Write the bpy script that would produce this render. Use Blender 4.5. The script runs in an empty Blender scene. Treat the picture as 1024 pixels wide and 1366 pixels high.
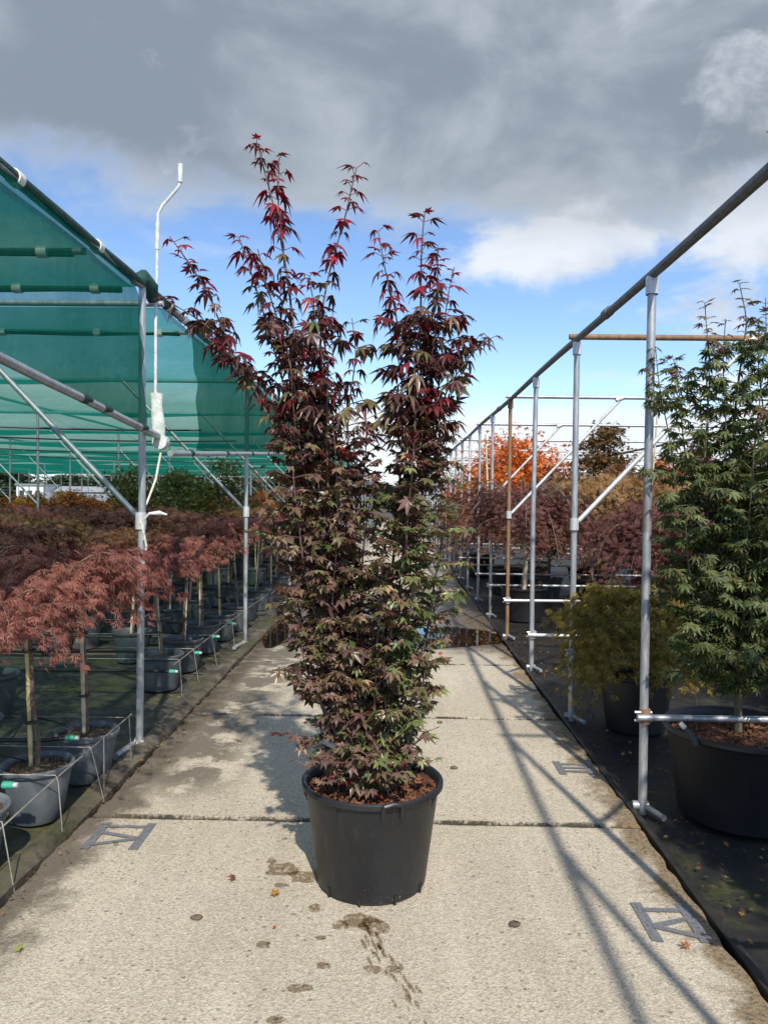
import bpy, math, random
import numpy as np
from mathutils import Vector, Matrix

rng = np.random.default_rng(7)
random.seed(7)
SC = bpy.context.scene
COL = SC.collection
rad = math.radians

# ------------------------------------------------------------------ camera
def make_camera():
    yaw, pit, rol = rad(1.03), rad(1.03), rad(0.7)
    f = Vector((-math.sin(yaw) * math.cos(pit), math.cos(yaw) * math.cos(pit), -math.sin(pit)))
    r0 = f.cross(Vector((0, 0, 1))).normalized()
    u0 = r0.cross(f)
    r = r0 * math.cos(rol) + u0 * math.sin(rol)
    u = u0 * math.cos(rol) - r0 * math.sin(rol)
    c = bpy.data.cameras.new('camera')
    c.sensor_fit = 'VERTICAL'
    c.sensor_height = 24.0
    c.lens = 24.0 * 1000.0 / 1366.0
    c.clip_start = 0.05
    c.clip_end = 2000
    o = bpy.data.objects.new('camera', c)
    COL.objects.link(o)
    m = Matrix((r, u, -f)).transposed().to_4x4()
    m.translation = Vector((0, 0, 1.5))
    o.matrix_world = m
    SC.camera = o
make_camera()

# ------------------------------------------------------------------ node helpers
def nd(nt, kind, ins=None, **props):
    n = nt.nodes.new(kind)
    for k, v in props.items():
        setattr(n, k, v)
    for k, v in (ins or {}).items():
        s = n.inputs[k]
        if hasattr(v, 'is_output'):
            nt.links.new(v, s)
        else:
            s.default_value = v
    return n
def mth(nt, op, a, b=None, c=None, clamp=False):
    n = nt.nodes.new('ShaderNodeMath'); n.operation = op; n.use_clamp = clamp
    for i, v in enumerate((a, b, c)):
        if v is None: continue
        if hasattr(v, 'is_output'): nt.links.new(v, n.inputs[i])
        else: n.inputs[i].default_value = v
    return n.outputs[0]
def mix(nt, fac, a, b, blend='MIX'):
    n = nt.nodes.new('ShaderNodeMix'); n.data_type = 'RGBA'; n.blend_type = blend; n.clamp_factor = True
    for s, v in ((n.inputs['Factor'], fac), (n.inputs[6], a), (n.inputs[7], b)):
        if hasattr(v, 'is_output'): nt.links.new(v, s)
        else: s.default_value = v if not isinstance(v, tuple) or len(v) == 4 else (*v, 1)
    return n.outputs[2]
def sstep(nt, v, a, b):
    n = nt.nodes.new('ShaderNodeMapRange'); n.interpolation_type = 'SMOOTHSTEP'; n.clamp = True
    for s, x in zip(n.inputs[:5], (v, a, b, 0.0, 1.0)):
        if hasattr(x, 'is_output'): nt.links.new(x, s)
        else: s.default_value = x
    return n.outputs[0]
def noise(nt, vec, scale, detail=4, rough=0.55, dist=0.0):
    n = nd(nt, 'ShaderNodeTexNoise', {'Scale': scale, 'Detail': detail, 'Roughness': rough, 'Distortion': dist})
    if vec is not None: nt.links.new(vec, n.inputs['Vector'])
    return n.outputs[0]
def comb(nt, x, y, z):
    return nd(nt, 'ShaderNodeCombineXYZ', {0: x, 1: y, 2: z}).outputs[0]

# ------------------------------------------------------------------ light and sky
SUN_TO = Vector((-0.19, 0.985, -1.0)).normalized()          # direction in which the light travels
ELEV = math.asin(-SUN_TO.z)
SKY_STRENGTH = 0.10
def make_world():
    w = bpy.data.worlds.new('World'); SC.world = w; w.use_nodes = True
    nt = w.node_tree; nt.nodes.clear()
    out = nt.nodes.new('ShaderNodeOutputWorld')
    sky = nd(nt, 'ShaderNodeTexSky', sky_type='NISHITA', sun_disc=False, sun_elevation=ELEV,
             sun_rotation=math.atan2(-SUN_TO.x, -SUN_TO.y), altitude=10, air_density=1.0, dust_density=0.3, ozone_density=2.0)
    g = nt.nodes.new('ShaderNodeTexCoord').outputs['Generated']
    s = nd(nt, 'ShaderNodeSeparateXYZ', {0: g})
    dx, dy, dz = s.outputs
    zz = mth(nt, 'ADD', mth(nt, 'MAXIMUM', dz, 0.0), 0.07)
    p = comb(nt, mth(nt, 'DIVIDE', dx, zz), mth(nt, 'DIVIDE', dy, zz), 0.0)
    n_big = noise(nt, p, 0.75, 7, 0.5, 0.3)
    p2 = nd(nt, 'ShaderNodeVectorMath', {0: p, 1: (3.1, 7.7, 1.3)}, operation='ADD').outputs[0]
    n_mid = noise(nt, p2, 1.25, 8, 0.55, 0.25)
    n_soft = noise(nt, p2, 0.9, 6, 0.52, 0.3)
    k = 1.0 / SKY_STRENGTH
    def C(r, g_, b): return (r * k, g_ * k, b * k, 1)
    gs = nd(nt, 'ShaderNodeVectorMath', {0: g, 1: (1.0, 1.0, 1.6)}, operation='MULTIPLY').outputs[0]
    n_bil = noise(nt, gs, 4.2, 9, 0.56, 0.35)
    gs2 = nd(nt, 'ShaderNodeVectorMath', {0: gs, 1: (2.3, 0.4, 5.1)}, operation='ADD').outputs[0]
    n_fine = noise(nt, gs2, 7.5, 9, 0.6, 0.3)
    # a grey cloud bank ahead; its lower edge hangs lower towards +x
    edge = mth(nt, 'SUBTRACT', 0.352, mth(nt, 'MULTIPLY', sstep(nt, dx, 0.05, 0.30), 0.03))
    wob = mth(nt, 'ADD', mth(nt, 'MULTIPLY', mth(nt, 'SUBTRACT', n_bil, 0.5), 0.22), mth(nt, 'MULTIPLY', mth(nt, 'SUBTRACT', n_big, 0.5), 0.10))
    bank = sstep(nt, mth(nt, 'ADD', mth(nt, 'SUBTRACT', dz, edge), wob), -0.022, 0.04)
    ahead = sstep(nt, dy, -0.35, 0.25)
    bank = mth(nt, 'MULTIPLY', bank, ahead)
    # white heaped clouds
    def puff(cx, cz, sx, sz):
        u = mth(nt, 'POWER', mth(nt, 'ABSOLUTE', mth(nt, 'DIVIDE', mth(nt, 'SUBTRACT', dx, cx), sx)), 2.0)
        v = mth(nt, 'POWER', mth(nt, 'ABSOLUTE', mth(nt, 'DIVIDE', mth(nt, 'SUBTRACT', dz, cz), sz)), 2.0)
        e = mth(nt, 'EXPONENT', mth(nt, 'MULTIPLY', mth(nt, 'ADD', u, v), -1.0))
        return mth(nt, 'MULTIPLY', e, ahead)
    pf = mth(nt, 'ADD', mth(nt, 'MAXIMUM', puff(0.19, 0.305, 0.15, 0.050), mth(nt, 'MAXIMUM', mth(nt, 'MULTIPLY', puff(0.42, 0.33, 0.16, 0.16), 0.85), mth(nt, 'MULTIPLY', puff(0.26, 0.455, 0.06, 0.05), 0.5))), mth(nt, 'MULTIPLY', mth(nt, 'SUBTRACT', n_fine, 0.5), 1.7))
    heap = sstep(nt, pf, 0.36, 0.78)
    # loose cloud over the rest of the sky
    loose = mth(nt, 'MULTIPLY', sstep(nt, n_mid, 0.55, 0.74), 0.75)
    # white cloud low over the horizon
    q = nd(nt, 'ShaderNodeVectorMath', {0: g, 1: (3.0, 3.0, 16.0)}, operation='MULTIPLY').outputs[0]
    n_low = noise(nt, q, 1.6, 6, 0.55, 0.2)
    low = sstep(nt, mth(nt, 'ADD', dz, mth(nt, 'MULTIPLY', mth(nt, 'SUBTRACT', n_low, 0.5), 0.16)), 0.148, 0.105)
    lit = sstep(nt, mth(nt, 'ADD', n_fine, mth(nt, 'MULTIPLY', sstep(nt, dx, 0.12, 0.40), 0.16)), 0.60, 0.80)
    gcol = mix(nt, sstep(nt, mth(nt, 'ADD', mth(nt, 'MULTIPLY', n_bil, 0.65), mth(nt, 'MULTIPLY', n_soft, 0.35)), 0.40, 0.59), C(0.255, 0.300, 0.355), C(0.455, 0.505, 0.565))
    bcol = mix(nt, mth(nt, 'MULTIPLY', lit, 0.6), gcol, C(0.70, 0.745, 0.81))
    thin = mth(nt, 'MULTIPLY', bank, mth(nt, 'SUBTRACT', 1.0, bank))
    bcol = mix(nt, mth(nt, 'MULTIPLY', thin, 1.8), bcol, C(0.64, 0.68, 0.74))
    blue = nd(nt, 'ShaderNodeHueSaturation', {'Hue': 0.505, 'Saturation': 1.12, 'Value': 1.8, 'Color': sky.outputs[0]}).outputs[0]
    c = mix(nt, loose, blue, C(0.72, 0.77, 0.84))
    c = mix(nt, mth(nt, 'MULTIPLY', low, 0.93), c, C(0.86, 0.90, 0.95))
    hcol = mix(nt, sstep(nt, n_bil, 0.38, 0.60), C(0.58, 0.63, 0.70), C(0.86, 0.89, 0.93))
    c = mix(nt, mth(nt, 'MULTIPLY', heap, 0.88), c, hcol)
    c = mix(nt, mth(nt, 'MULTIPLY', bank, 0.95), c, bcol)
    bg = nd(nt, 'ShaderNodeBackground', {'Color': c, 'Strength': SKY_STRENGTH})
    nt.links.new(bg.outputs[0], out.inputs[0])
    L = bpy.data.lights.new('sun', 'SUN'); L.energy = 5.0; L.angle = rad(0.9); L.color = (1.0, 0.92, 0.79)
    o = bpy.data.objects.new('sun', L); COL.objects.link(o)
    o.rotation_euler = SUN_TO.to_track_quat('-Z', 'Y').to_euler()
    o.location = (1.5, -8, 9)
make_world()
SC.view_settings.view_transform = 'Standard'
SC.view_settings.look = 'None'
SC.view_settings.exposure = 0.12
SC.view_settings.gamma = 1.0
SC.view_settings.use_curve_mapping = False
SC.render.engine = 'CYCLES'
SC.cycles.max_bounces = 8
SC.cycles.transparent_max_bounces = 24
SC.cycles.use_denoising = True

ORD = 'first second third fourth fifth sixth seventh eighth ninth tenth eleventh twelfth thirteenth fourteenth fifteenth sixteenth seventeenth eighteenth nineteenth twentieth'.split() + ['twenty-%s' % w for w in 'first second third fourth fifth sixth seventh eighth ninth'.split()]
# ------------------------------------------------------------------ mesh helpers
class MB:
    def __init__(self):
        self.v = []; self.f = []
    def add(self, v, f):
        b = len(self.v)
        self.v.extend(tuple(map(float, p)) for p in v)
        self.f.extend(tuple(i + b for i in q) for q in f)
        return self
    def tube(self, pts, r, n=10, caps=True):
        pts = [Vector(p) for p in pts]
        rr = r if isinstance(r, (list, tuple)) else [r] * len(pts)
        rings = []; ref = None
        for i, p in enumerate(pts):
            a = pts[max(0, i - 1)]; b = pts[min(len(pts) - 1, i + 1)]
            t = (b - a).normalized()
            if ref is None:
                ref = Vector((1, 0, 0)) if abs(t.x) < 0.8 else Vector((0, 1, 0))
            e1 = (ref - t * ref.dot(t)).normalized(); e2 = t.cross(e1); ref = e1
            rings.append([p + (e1 * math.cos(2 * math.pi * k / n) + e2 * math.sin(2 * math.pi * k / n)) * rr[i] for k in range(n)])
        v = [q for ring in rings for q in ring]; f = []
        for i in range(len(pts) - 1):
            for k in range(n):
                f.append((i * n + k, i * n + (k + 1) % n, (i + 1) * n + (k + 1) % n, (i + 1) * n + k))
        if caps:
            f.append(tuple(range(n - 1, -1, -1))); f.append(tuple((len(pts) - 1) * n + k for k in range(n)))
        return self.add(v, f)
    def lathe(self, prof, n=40, c=(0, 0, 0), closed=False):
        v = []; f = []
        for (r, z) in prof:
            for k in range(n):
                a = 2 * math.pi * k / n
                v.append((c[0] + r * math.cos(a), c[1] + r * math.sin(a), c[2] + z))
        m = len(prof)
        for i in range(m if closed else m - 1):
            j = (i + 1) % m
            for k in range(n):
                f.append((i * n + k, i * n + (k + 1) % n, j * n + (k + 1) % n, j * n + k))
        return self.add(v, f)
    def box(self, lo, hi):
        x0, y0, z0 = lo; x1, y1, z1 = hi
        return self.add([(x0, y0, z0), (x1, y0, z0), (x1, y1, z0), (x0, y1, z0), (x0, y0, z1), (x1, y0, z1), (x1, y1, z1), (x0, y1, z1)],
                        [(0, 3, 2, 1), (4, 5, 6, 7), (0, 1, 5, 4), (1, 2, 6, 5), (2, 3, 7, 6), (3, 0, 4, 7)])
    def grid(self, fn, nu, nv):
        v = [fn(i / nu, j / nv) for j in range(nv + 1) for i in range(nu + 1)]
        f = [(j * (nu + 1) + i, j * (nu + 1) + i + 1, (j + 1) * (nu + 1) + i + 1, (j + 1) * (nu + 1) + i) for j in range(nv) for i in range(nu)]
        return self.add(v, f)
    def mesh(self, name, mat, smooth=True):
        me = bpy.data.meshes.new(name)
        me.from_pydata(self.v, [], self.f)
        me.materials.append(mat)
        if smooth:
            me.shade_smooth()
            me.set_sharp_from_angle(angle=rad(42))
        return me
    def build(self, name, mat, parent=None, smooth=True, loc=None):
        return link(name, self.mesh(name, mat, smooth), parent, loc)

def link(name, me, parent=None, loc=None):
    o = bpy.data.objects.new(name, me); COL.objects.link(o)
    if loc is not None: o.location = loc
    if parent is not None: o.parent = parent
    return o
def empty(name, loc=(0, 0, 0), rz=0.0):
    o = bpy.data.objects.new(name, None); COL.objects.link(o)
    o.location = loc; o.rotation_euler = (0, 0, rz); o.empty_display_size = 0.1
    return o
def tag(o, label, cat=None, group=None, kind=None):
    o['label'] = label
    if cat: o['category'] = cat
    if group: o['group'] = group
    if kind: o['kind'] = kind
    return o

def vnoise(seed):
    """cheap smooth 3-D noise from a few random waves"""
    r = np.random.default_rng(seed)
    k = r.normal(size=(10, 3)) ; ph = r.uniform(0, 6.28, 10)
    def f(x, y, z=0.0, s=1.0):
        return float(np.sin((k @ np.array([x * s, y * s, z * s])) * 1.6 + ph).sum() / 5.0)
    return f

# ------------------------------------------------------------------ leaf machinery
def palm_leaf(angs, lens, width=0.16, sinus=0.30, droop=0.25, fold=0.05, fine=True):
    """palmate leaf: base at origin, length 1 along +y, facing +z"""
    V = [(0, 0, 0)]; T = []
    n = len(angs)
    def pt(a, r, z=0.0): return (math.sin(a) * r, math.cos(a) * r, z - droop * r * r)
    sin_idx = []
    for i in range(n + 1):
        if i == 0: a = angs[0] - 0.42; r = sinus * lens[0] * 0.75
        elif i == n: a = angs[-1] + 0.42; r = sinus * lens[-1] * 0.75
        else: a = (angs[i - 1] + angs[i]) / 2; r = sinus * (lens[i - 1] + lens[i]) / 2
        sin_idx.append(len(V)); V.append(pt(a, r, 0.02))
    for i in range(n):
        a, l = angs[i], lens[i]
        d = (math.sin(a), math.cos(a)); nrm = (math.cos(a), -math.sin(a))
        tip = len(V); V.append(pt(a, l))
        if fine:
            m = len(V); V.append(pt(a, l * 0.52, -fold))
            hs = []
            for sg in (-1, 1):
                w = width * l * sg
                x = d[0] * l * 0.5 + nrm[0] * w; y = d[1] * l * 0.5 + nrm[1] * w
                hs.append(len(V)); V.append((x, y, -droop * (x * x + y * y) + 0.01))
            sl, sr = sin_idx[i], sin_idx[i + 1]
            T += [(0, sl, hs[0]), (0, hs[0], m), (m, hs[0], tip), (m, tip, hs[1]), (0, m, hs[1]), (0, hs[1], sr)]
        else:
            T += [(0, sin_idx[i], tip), (0, tip, sin_idx[i + 1])]
    return np.array(V, float), np.array(T, int)
def kite_leaf(lobes=7, droop=0.55, teeth=2, w=0.05):
    """finely cut leaf: narrow lobes with side teeth"""
    V = []; T = []
    for i in range(lobes):
        a = (i - (lobes - 1) / 2) * (2.1 / (lobes - 1)); l = 1.0 - 0.30 * abs(i - (lobes - 1) / 2) / ((lobes - 1) / 2)
        def kite(x0, y0, ang, ln, ww):
            b = len(V); c, s = math.cos(ang), math.sin(ang)
            for (u, t) in ((0, 0), (-ww, 0.55), (0, 1.0), (ww, 0.55)):
                x = x0 + s * t * ln + c * u; y = y0 + c * t * ln - s * u
                V.append((x, y, -droop * (x * x + y * y)))
            T.extend([(b, b + 1, b + 2), (b, b + 2, b + 3)])
        kite(0, 0, a, l, w)
        for k in range(teeth):
            f = 0.38 + 0.26 * k; sg = 1 if (k + i) % 2 else -1
            kite(math.sin(a) * l * f, math.cos(a) * l * f, a + sg * 0.65, l * 0.34, w * 0.7)
    return np.array(V, float), np.array(T, int)

PALM5 = palm_leaf([-1.75, -0.85, 0, 0.85, 1.75], [0.62, 0.92, 1.05, 0.92, 0.62], width=0.2, sinus=0.36)
PALM5B = palm_leaf([-1.6, -0.75, 0.05, 0.8, 1.7], [0.55, 0.95, 1.0, 0.85, 0.65], droop=0.42, fold=0.1, width=0.19, sinus=0.36)
PALM5C = palm_leaf([-1.85, -0.9, -0.05, 0.8, 1.7], [0.5, 0.85, 1.1, 0.95, 0.55], droop=0.10, fold=0.22, width=0.18, sinus=0.33)
PALM7 = palm_leaf([-2.1, -1.4, -0.7, 0, 0.7, 1.4, 2.1], [0.45, 0.75, 0.95, 1.0, 0.95, 0.75, 0.45], width=0.14, sinus=0.30, droop=0.4)
PALM7B = palm_leaf([-2.0, -1.3, -0.62, 0.04, 0.7, 1.35, 2.0], [0.45, 0.8, 0.98, 1.05, 0.9, 0.75, 0.4], width=0.125, sinus=0.27, droop=0.2)
PALMD = palm_leaf([-1.25, -0.62, 0, 0.62, 1.25], [0.6, 0.92, 1.12, 0.92, 0.6], width=0.125, sinus=0.26, droop=0.62, fold=0.12)
PALME = palm_leaf([-1.45, -0.7, 0.03, 0.75, 1.5], [0.55, 0.95, 1.1, 0.9, 0.6], width=0.13, sinus=0.24, droop=0.85, fold=0.08)
STAR5 = palm_leaf([-1.7, -0.85, 0, 0.85, 1.7], [0.65, 0.95, 1.0, 0.95, 0.65], sinus=0.42, droop=0.3, fine=False)
CUT7 = kite_leaf(7, 0.5, 2, 0.040)
CUT5 = kite_leaf(5, 0.35, 2, 0.045)

class Leaves:
    def __init__(self):
        self.rec = []                       # (pos, dir, up, scale, template index, colour)
    def add(self, pos, d, up, s, t, col):
        self.rec.append((pos, d, up, s, t, col))
    @staticmethod
    def frame(d, up):
        y = np.array(d, float); y /= np.linalg.norm(y) + 1e-9
        z = np.array(up, float); z = z - y * (z @ y); z /= np.linalg.norm(z) + 1e-9
        x = np.cross(y, z)
        return np.stack([x, y, z], 1)
    def mesh(self, name, mat, templates, recs=None):
        recs = self.rec if recs is None else recs
        VV, TT, CC = [], [], []; b = 0
        for pos, d, up, s, t, col in recs:
            V, T = templates[t]
            M = self.frame(d, up)
            VV.append((V * s) @ M.T + np.array(pos)); TT.append(T + b); b += len(V)
            CC.append(np.tile(np.array([*col, 1.0]), (len(V), 1)))
        return fast_mesh(name, np.concatenate(VV), np.concatenate(TT), np.concatenate(CC), mat)
def fast_mesh(name, V, T, C, mat):
    me = bpy.data.meshes.new(name)
    me.vertices.add(len(V)); me.vertices.foreach_set('co', V.astype(np.float32).ravel())
    me.loops.add(len(T) * 3); me.loops.foreach_set('vertex_index', T.astype(np.int32).ravel())
    me.polygons.add(len(T)); me.polygons.foreach_set('loop_start', np.arange(0, len(T) * 3, 3, dtype=np.int32))
    me.update(calc_edges=True)
    if C is not None:
        a = me.color_attributes.new('tint', 'FLOAT_COLOR', 'POINT'); a.data.foreach_set('color', C.astype(np.float32).ravel())
    me.materials.append(mat); me.validate()
    return me

# ------------------------------------------------------------------ materials
def new_mat(name):
    m = bpy.data.materials.new(name); m.use_nodes = True
    nt = m.node_tree; nt.nodes.clear()
    out = nt.nodes.new('ShaderNodeOutputMaterial')
    return m, nt, out
def pos_of(nt): return nt.nodes.new('ShaderNodeNewGeometry').outputs['Position']
def objc(nt): return nt.nodes.new('ShaderNodeTexCoord').outputs['Object']
def bump(nt, h, strength=0.3, dist=0.01):
    return nd(nt, 'ShaderNodeBump', {'Height': h, 'Strength': strength, 'Distance': dist}).outputs[0]
def principled(nt, out, **kw):
    n = nt.nodes.new('ShaderNodeBsdfPrincipled')
    for k, v in kw.items():
        s = n.inputs[k.replace('_', ' ')]
        if hasattr(v, 'is_output'): nt.links.new(v, s)
        else: s.default_value = (*v, 1) if isinstance(v, tuple) and len(v) == 3 else v
    if out is not None: nt.links.new(n.outputs[0], out.inputs[0])
    return n
def plain(name, c1, c2, scale=8, rough=0.6, metal=0.0, bumpk=0.0, world=False, spec=0.5):
    m, nt, out = new_mat(name)
    p = pos_of(nt) if world else objc(nt)
    n = noise(nt, p, scale, 5, 0.6)
    c = mix(nt, sstep(nt, n, 0.35, 0.65), c1, c2)
    kw = dict(Base_Color=c, Roughness=rough, Metallic=metal)
    if bumpk: kw['Normal'] = bump(nt, noise(nt, p, scale * 4, 4), bumpk, 0.01)
    b = principled(nt, out, **kw); b.inputs['Specular IOR Level'].default_value = spec
    return m
def leaf_mat(name, ramp=None, rnd=0.0, trans=0.28, rough=0.5, spec=0.45, alt=None):
    """ramp None: tint attribute is the colour; else (c1, c2) mixed by tint.r; alt: colour drawn towards per object"""
    m, nt, out = new_mat(name)
    t = nd(nt, 'ShaderNodeAttribute', attribute_name='tint')
    if ramp is None: c = t.outputs['Color']
    else:
        r = nd(nt, 'ShaderNodeSeparateColor', {0: t.outputs['Color']}).outputs[0]
        c = mix(nt, r, ramp[0], ramp[1])
    if alt:
        oi = nt.nodes.new('ShaderNodeObjectInfo').outputs['Random']
        c = mix(nt, mth(nt, 'MULTIPLY', oi, rnd), c, alt)
    n = noise(nt, pos_of(nt), 45, 3)
    c = mix(nt, 0.5, c, nd(nt, 'ShaderNodeHueSaturation', {'Value': mth(nt, 'MULTIPLY_ADD', n, 1.6, 0.2), 'Color': c}).outputs[0])
    b = principled(nt, None, Base_Color=c, Roughness=rough); b.inputs['Specular IOR Level'].default_value = spec
    tc = nd(nt, 'ShaderNodeHueSaturation', {'Saturation': 1.15, 'Value': 1.5, 'Color': c}).outputs[0]
    tr = nd(nt, 'ShaderNodeBsdfTranslucent', {'Color': tc})
    ms = nd(nt, 'ShaderNodeMixShader', {0: trans, 1: b.outputs[0], 2: tr.outputs[0]})
    nt.links.new(ms.outputs[0], out.inputs[0])
    return m

def concrete_mat():
    m, nt, out = new_mat('exposed_aggregate_concrete')
    P = pos_of(nt); s = nd(nt, 'ShaderNodeSeparateXYZ', {0: P}); X, Y, Z = s.outputs
    n1 = noise(nt, P, 1.3, 5, 0.6); n2 = noise(nt, P, 9, 5, 0.6); n3 = noise(nt, P, 60, 4, 0.65); nf = noise(nt, P, 4.0, 6, 0.65, 0.3)
    c = mix(nt, sstep(nt, n1, 0.3, 0.7), (0.44, 0.39, 0.30), (0.55, 0.49, 0.385))
    c = mix(nt, mth(nt, 'MULTIPLY', sstep(nt, n2, 0.45, 0.75), 0.5), c, (0.41, 0.37, 0.30))
    n0 = noise(nt, P, 0.55, 4, 0.6, 0.4)
    c = mix(nt, mth(nt, 'MULTIPLY', sstep(nt, n0, 0.40, 0.72), 0.35), c, (0.38, 0.325, 0.245))
    v = nd(nt, 'ShaderNodeTexVoronoi', {'Vector': P, 'Scale': 140.0}, feature='F1')
    vc = nd(nt, 'ShaderNodeSeparateColor', {0: v.outputs['Color']})
    c = mix(nt, mth(nt, 'MULTIPLY', sstep(nt, vc.outputs[0], 0.5, 0.95), 0.5), c, (0.68, 0.63, 0.53))
    c = mix(nt, mth(nt, 'MULTIPLY', sstep(nt, vc.outputs[1], 0.52, 0.92), 0.62), c, (0.24, 0.205, 0.155))
    c = mix(nt, mth(nt, 'MULTIPLY', sstep(nt, vc.outputs[2], 0.93, 0.97), 0.6), c, (0.32, 0.21, 0.12))
    c = mix(nt, mth(nt, 'MULTIPLY', sstep(nt, n3, 0.42, 0.72), 0.5), c, (0.29, 0.255, 0.20))
    v2 = nd(nt, 'ShaderNodeTexVoronoi', {'Vector': P, 'Scale': 34.0}, feature='F1')
    v2c = nd(nt, 'ShaderNodeSeparateColor', {0: v2.outputs['Color']})
    pit = mth(nt, 'MULTIPLY', sstep(nt, v2.outputs['Distance'], 0.30, 0.12), sstep(nt, v2c.outputs[0], 0.70, 0.80))
    c = mix(nt, mth(nt, 'MULTIPLY', pit, 0.75), c, (0.12, 0.10, 0.078))
    # each slab was poured on its own day; wheels leave faint long smears
    oi = nt.nodes.new('ShaderNodeObjectInfo').outputs['Random']
    c = mix(nt, mth(nt, 'MULTIPLY', oi, 0.28), c, (0.36, 0.32, 0.255))
    ty = noise(nt, nd(nt, 'ShaderNodeVectorMath', {0: P, 1: (3.2, 0.35, 1.0)}, operation='MULTIPLY').outputs[0], 1.6, 6, 0.65, 0.3)
    c = mix(nt, mth(nt, 'MULTIPLY', sstep(nt, ty, 0.52, 0.72), 0.38), c, (0.285, 0.25, 0.195))
    c = mix(nt, mth(nt, 'MULTIPLY', sstep(nt, ty, 0.46, 0.30), 0.25), c, (0.60, 0.55, 0.45))
    # damp, dirty joints
    t = mth(nt, 'FRACT', mth(nt, 'ADD', mth(nt, 'DIVIDE', mth(nt, 'SUBTRACT', Y, 3.456), 1.67), 10.5))
    dj = mth(nt, 'MULTIPLY', mth(nt, 'ABSOLUTE', mth(nt, 'SUBTRACT', t, 0.5)), 1.67)
    wob = mth(nt, 'MULTIPLY', mth(nt, 'SUBTRACT', nf, 0.5), 1.0)
    joint = sstep(nt, mth(nt, 'ADD', dj, mth(nt, 'ADD', mth(nt, 'MULTIPLY', wob, 0.06), mth(nt, 'MULTIPLY', mth(nt, 'SUBTRACT', n3, 0.5), 0.05))), 0.032, 0.012)
    c = mix(nt, mth(nt, 'MULTIPLY', joint, 0.95), c, (0.022, 0.018, 0.012))
    # dirt along both edges
    el = mth(nt, 'ADD', mth(nt, 'ADD', X, 1.40), mth(nt, 'MULTIPLY', wob, 0.45))
    left = sstep(nt, el, 0.20, 0.07)
    c = mix(nt, mth(nt, 'MULTIPLY', left, 0.85), c, (0.075, 0.062, 0.042))
    er = mth(nt, 'ADD', mth(nt, 'SUBTRACT', 1.14, X), mth(nt, 'MULTIPLY', wob, 0.55))
    right = sstep(nt, er, 0.17, 0.05)
    c = mix(nt, mth(nt, 'MULTIPLY', right, 0.85), c, mix(nt, sstep(nt, n3, 0.45, 0.6), (0.20, 0.135, 0.065), (0.065, 0.048, 0.028)))
    # damp patches
    w1 = sstep(nt, mth(nt, 'ADD', Y, mth(nt, 'MULTIPLY', wob, 1.3)), 7.15, 7.65)
    w2 = sstep(nt, mth(nt, 'ADD', Y, mth(nt, 'MULTIPLY', wob, 4.0)), 13.5, 11.0)
    wet = mth(nt, 'MULTIPLY', w1, w2)
    lw = mth(nt, 'MULTIPLY', sstep(nt, mth(nt, 'ADD', X, mth(nt, 'MULTIPLY', wob, 0.9)), -0.72, -1.0), sstep(nt, nf, 0.40, 0.52))
    lw = mth(nt, 'MULTIPLY', lw, mth(nt, 'MULTIPLY', sstep(nt, Y, 3.5, 4.0), 0.9))
    wet = mth(nt, 'MAXIMUM', wet, lw)
    c = mix(nt, mth(nt, 'MULTIPLY', wet, 0.84), c, (0.085, 0.068, 0.05))
    rough = mth(nt, 'SUBTRACT', 0.88, mth(nt, 'MULTIPLY', wet, 0.5))
    h = mth(nt, 'SUBTRACT', mth(nt, 'ADD', mth(nt, 'MULTIPLY', n3, 0.7), mth(nt, 'MULTIPLY', v.outputs['Distance'], 0.5)), mth(nt, 'MULTIPLY', pit, 0.6))
    principled(nt, out, Base_Color=c, Roughness=rough, Normal=bump(nt, h, 0.65, 0.006))
    return m

def mat_fabric(name, c1, c2, moss, moss_lo, moss_hi, r1, r2):
    m, nt, out = new_mat(name)
    P = pos_of(nt); s = nd(nt, 'ShaderNodeSeparateXYZ', {0: P}); X, Y, Z = s.outputs
    n1 = noise(nt, P, 1.1, 5, 0.6, 0.3); n2 = noise(nt, P, 7, 5, 0.65); n3 = noise(nt, P, 40, 4, 0.6)
    c = mix(nt, sstep(nt, n2, 0.35, 0.7), c1, c2)
    mm = sstep(nt, mth(nt, 'ADD', mth(nt, 'MULTIPLY', n1, 0.7), mth(nt, 'MULTIPLY', n2, 0.3)), moss_lo, moss_hi)
    mc = mix(nt, sstep(nt, n3, 0.35, 0.65), moss, tuple(v * 0.45 for v in moss))
    c = mix(nt, mm, c, mc)
    w = mth(nt, 'ADD', mth(nt, 'SINE', mth(nt, 'MULTIPLY', X, 900)), mth(nt, 'SINE', mth(nt, 'MULTIPLY', Y, 900)))
    h = mth(nt, 'ADD', mth(nt, 'MULTIPLY', n3, 1.0), mth(nt, 'MULTIPLY', w, 0.06))
    rough = mth(nt, 'ADD', mth(nt, 'MULTIPLY', n1, r2 - r1), r1)
    rough = mth(nt, 'MAXIMUM', rough, mth(nt, 'MULTIPLY', mm, 0.9))
    principled(nt, out, Base_Color=c, Roughness=rough, Normal=bump(nt, h, 0.35, 0.01))
    return m
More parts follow.
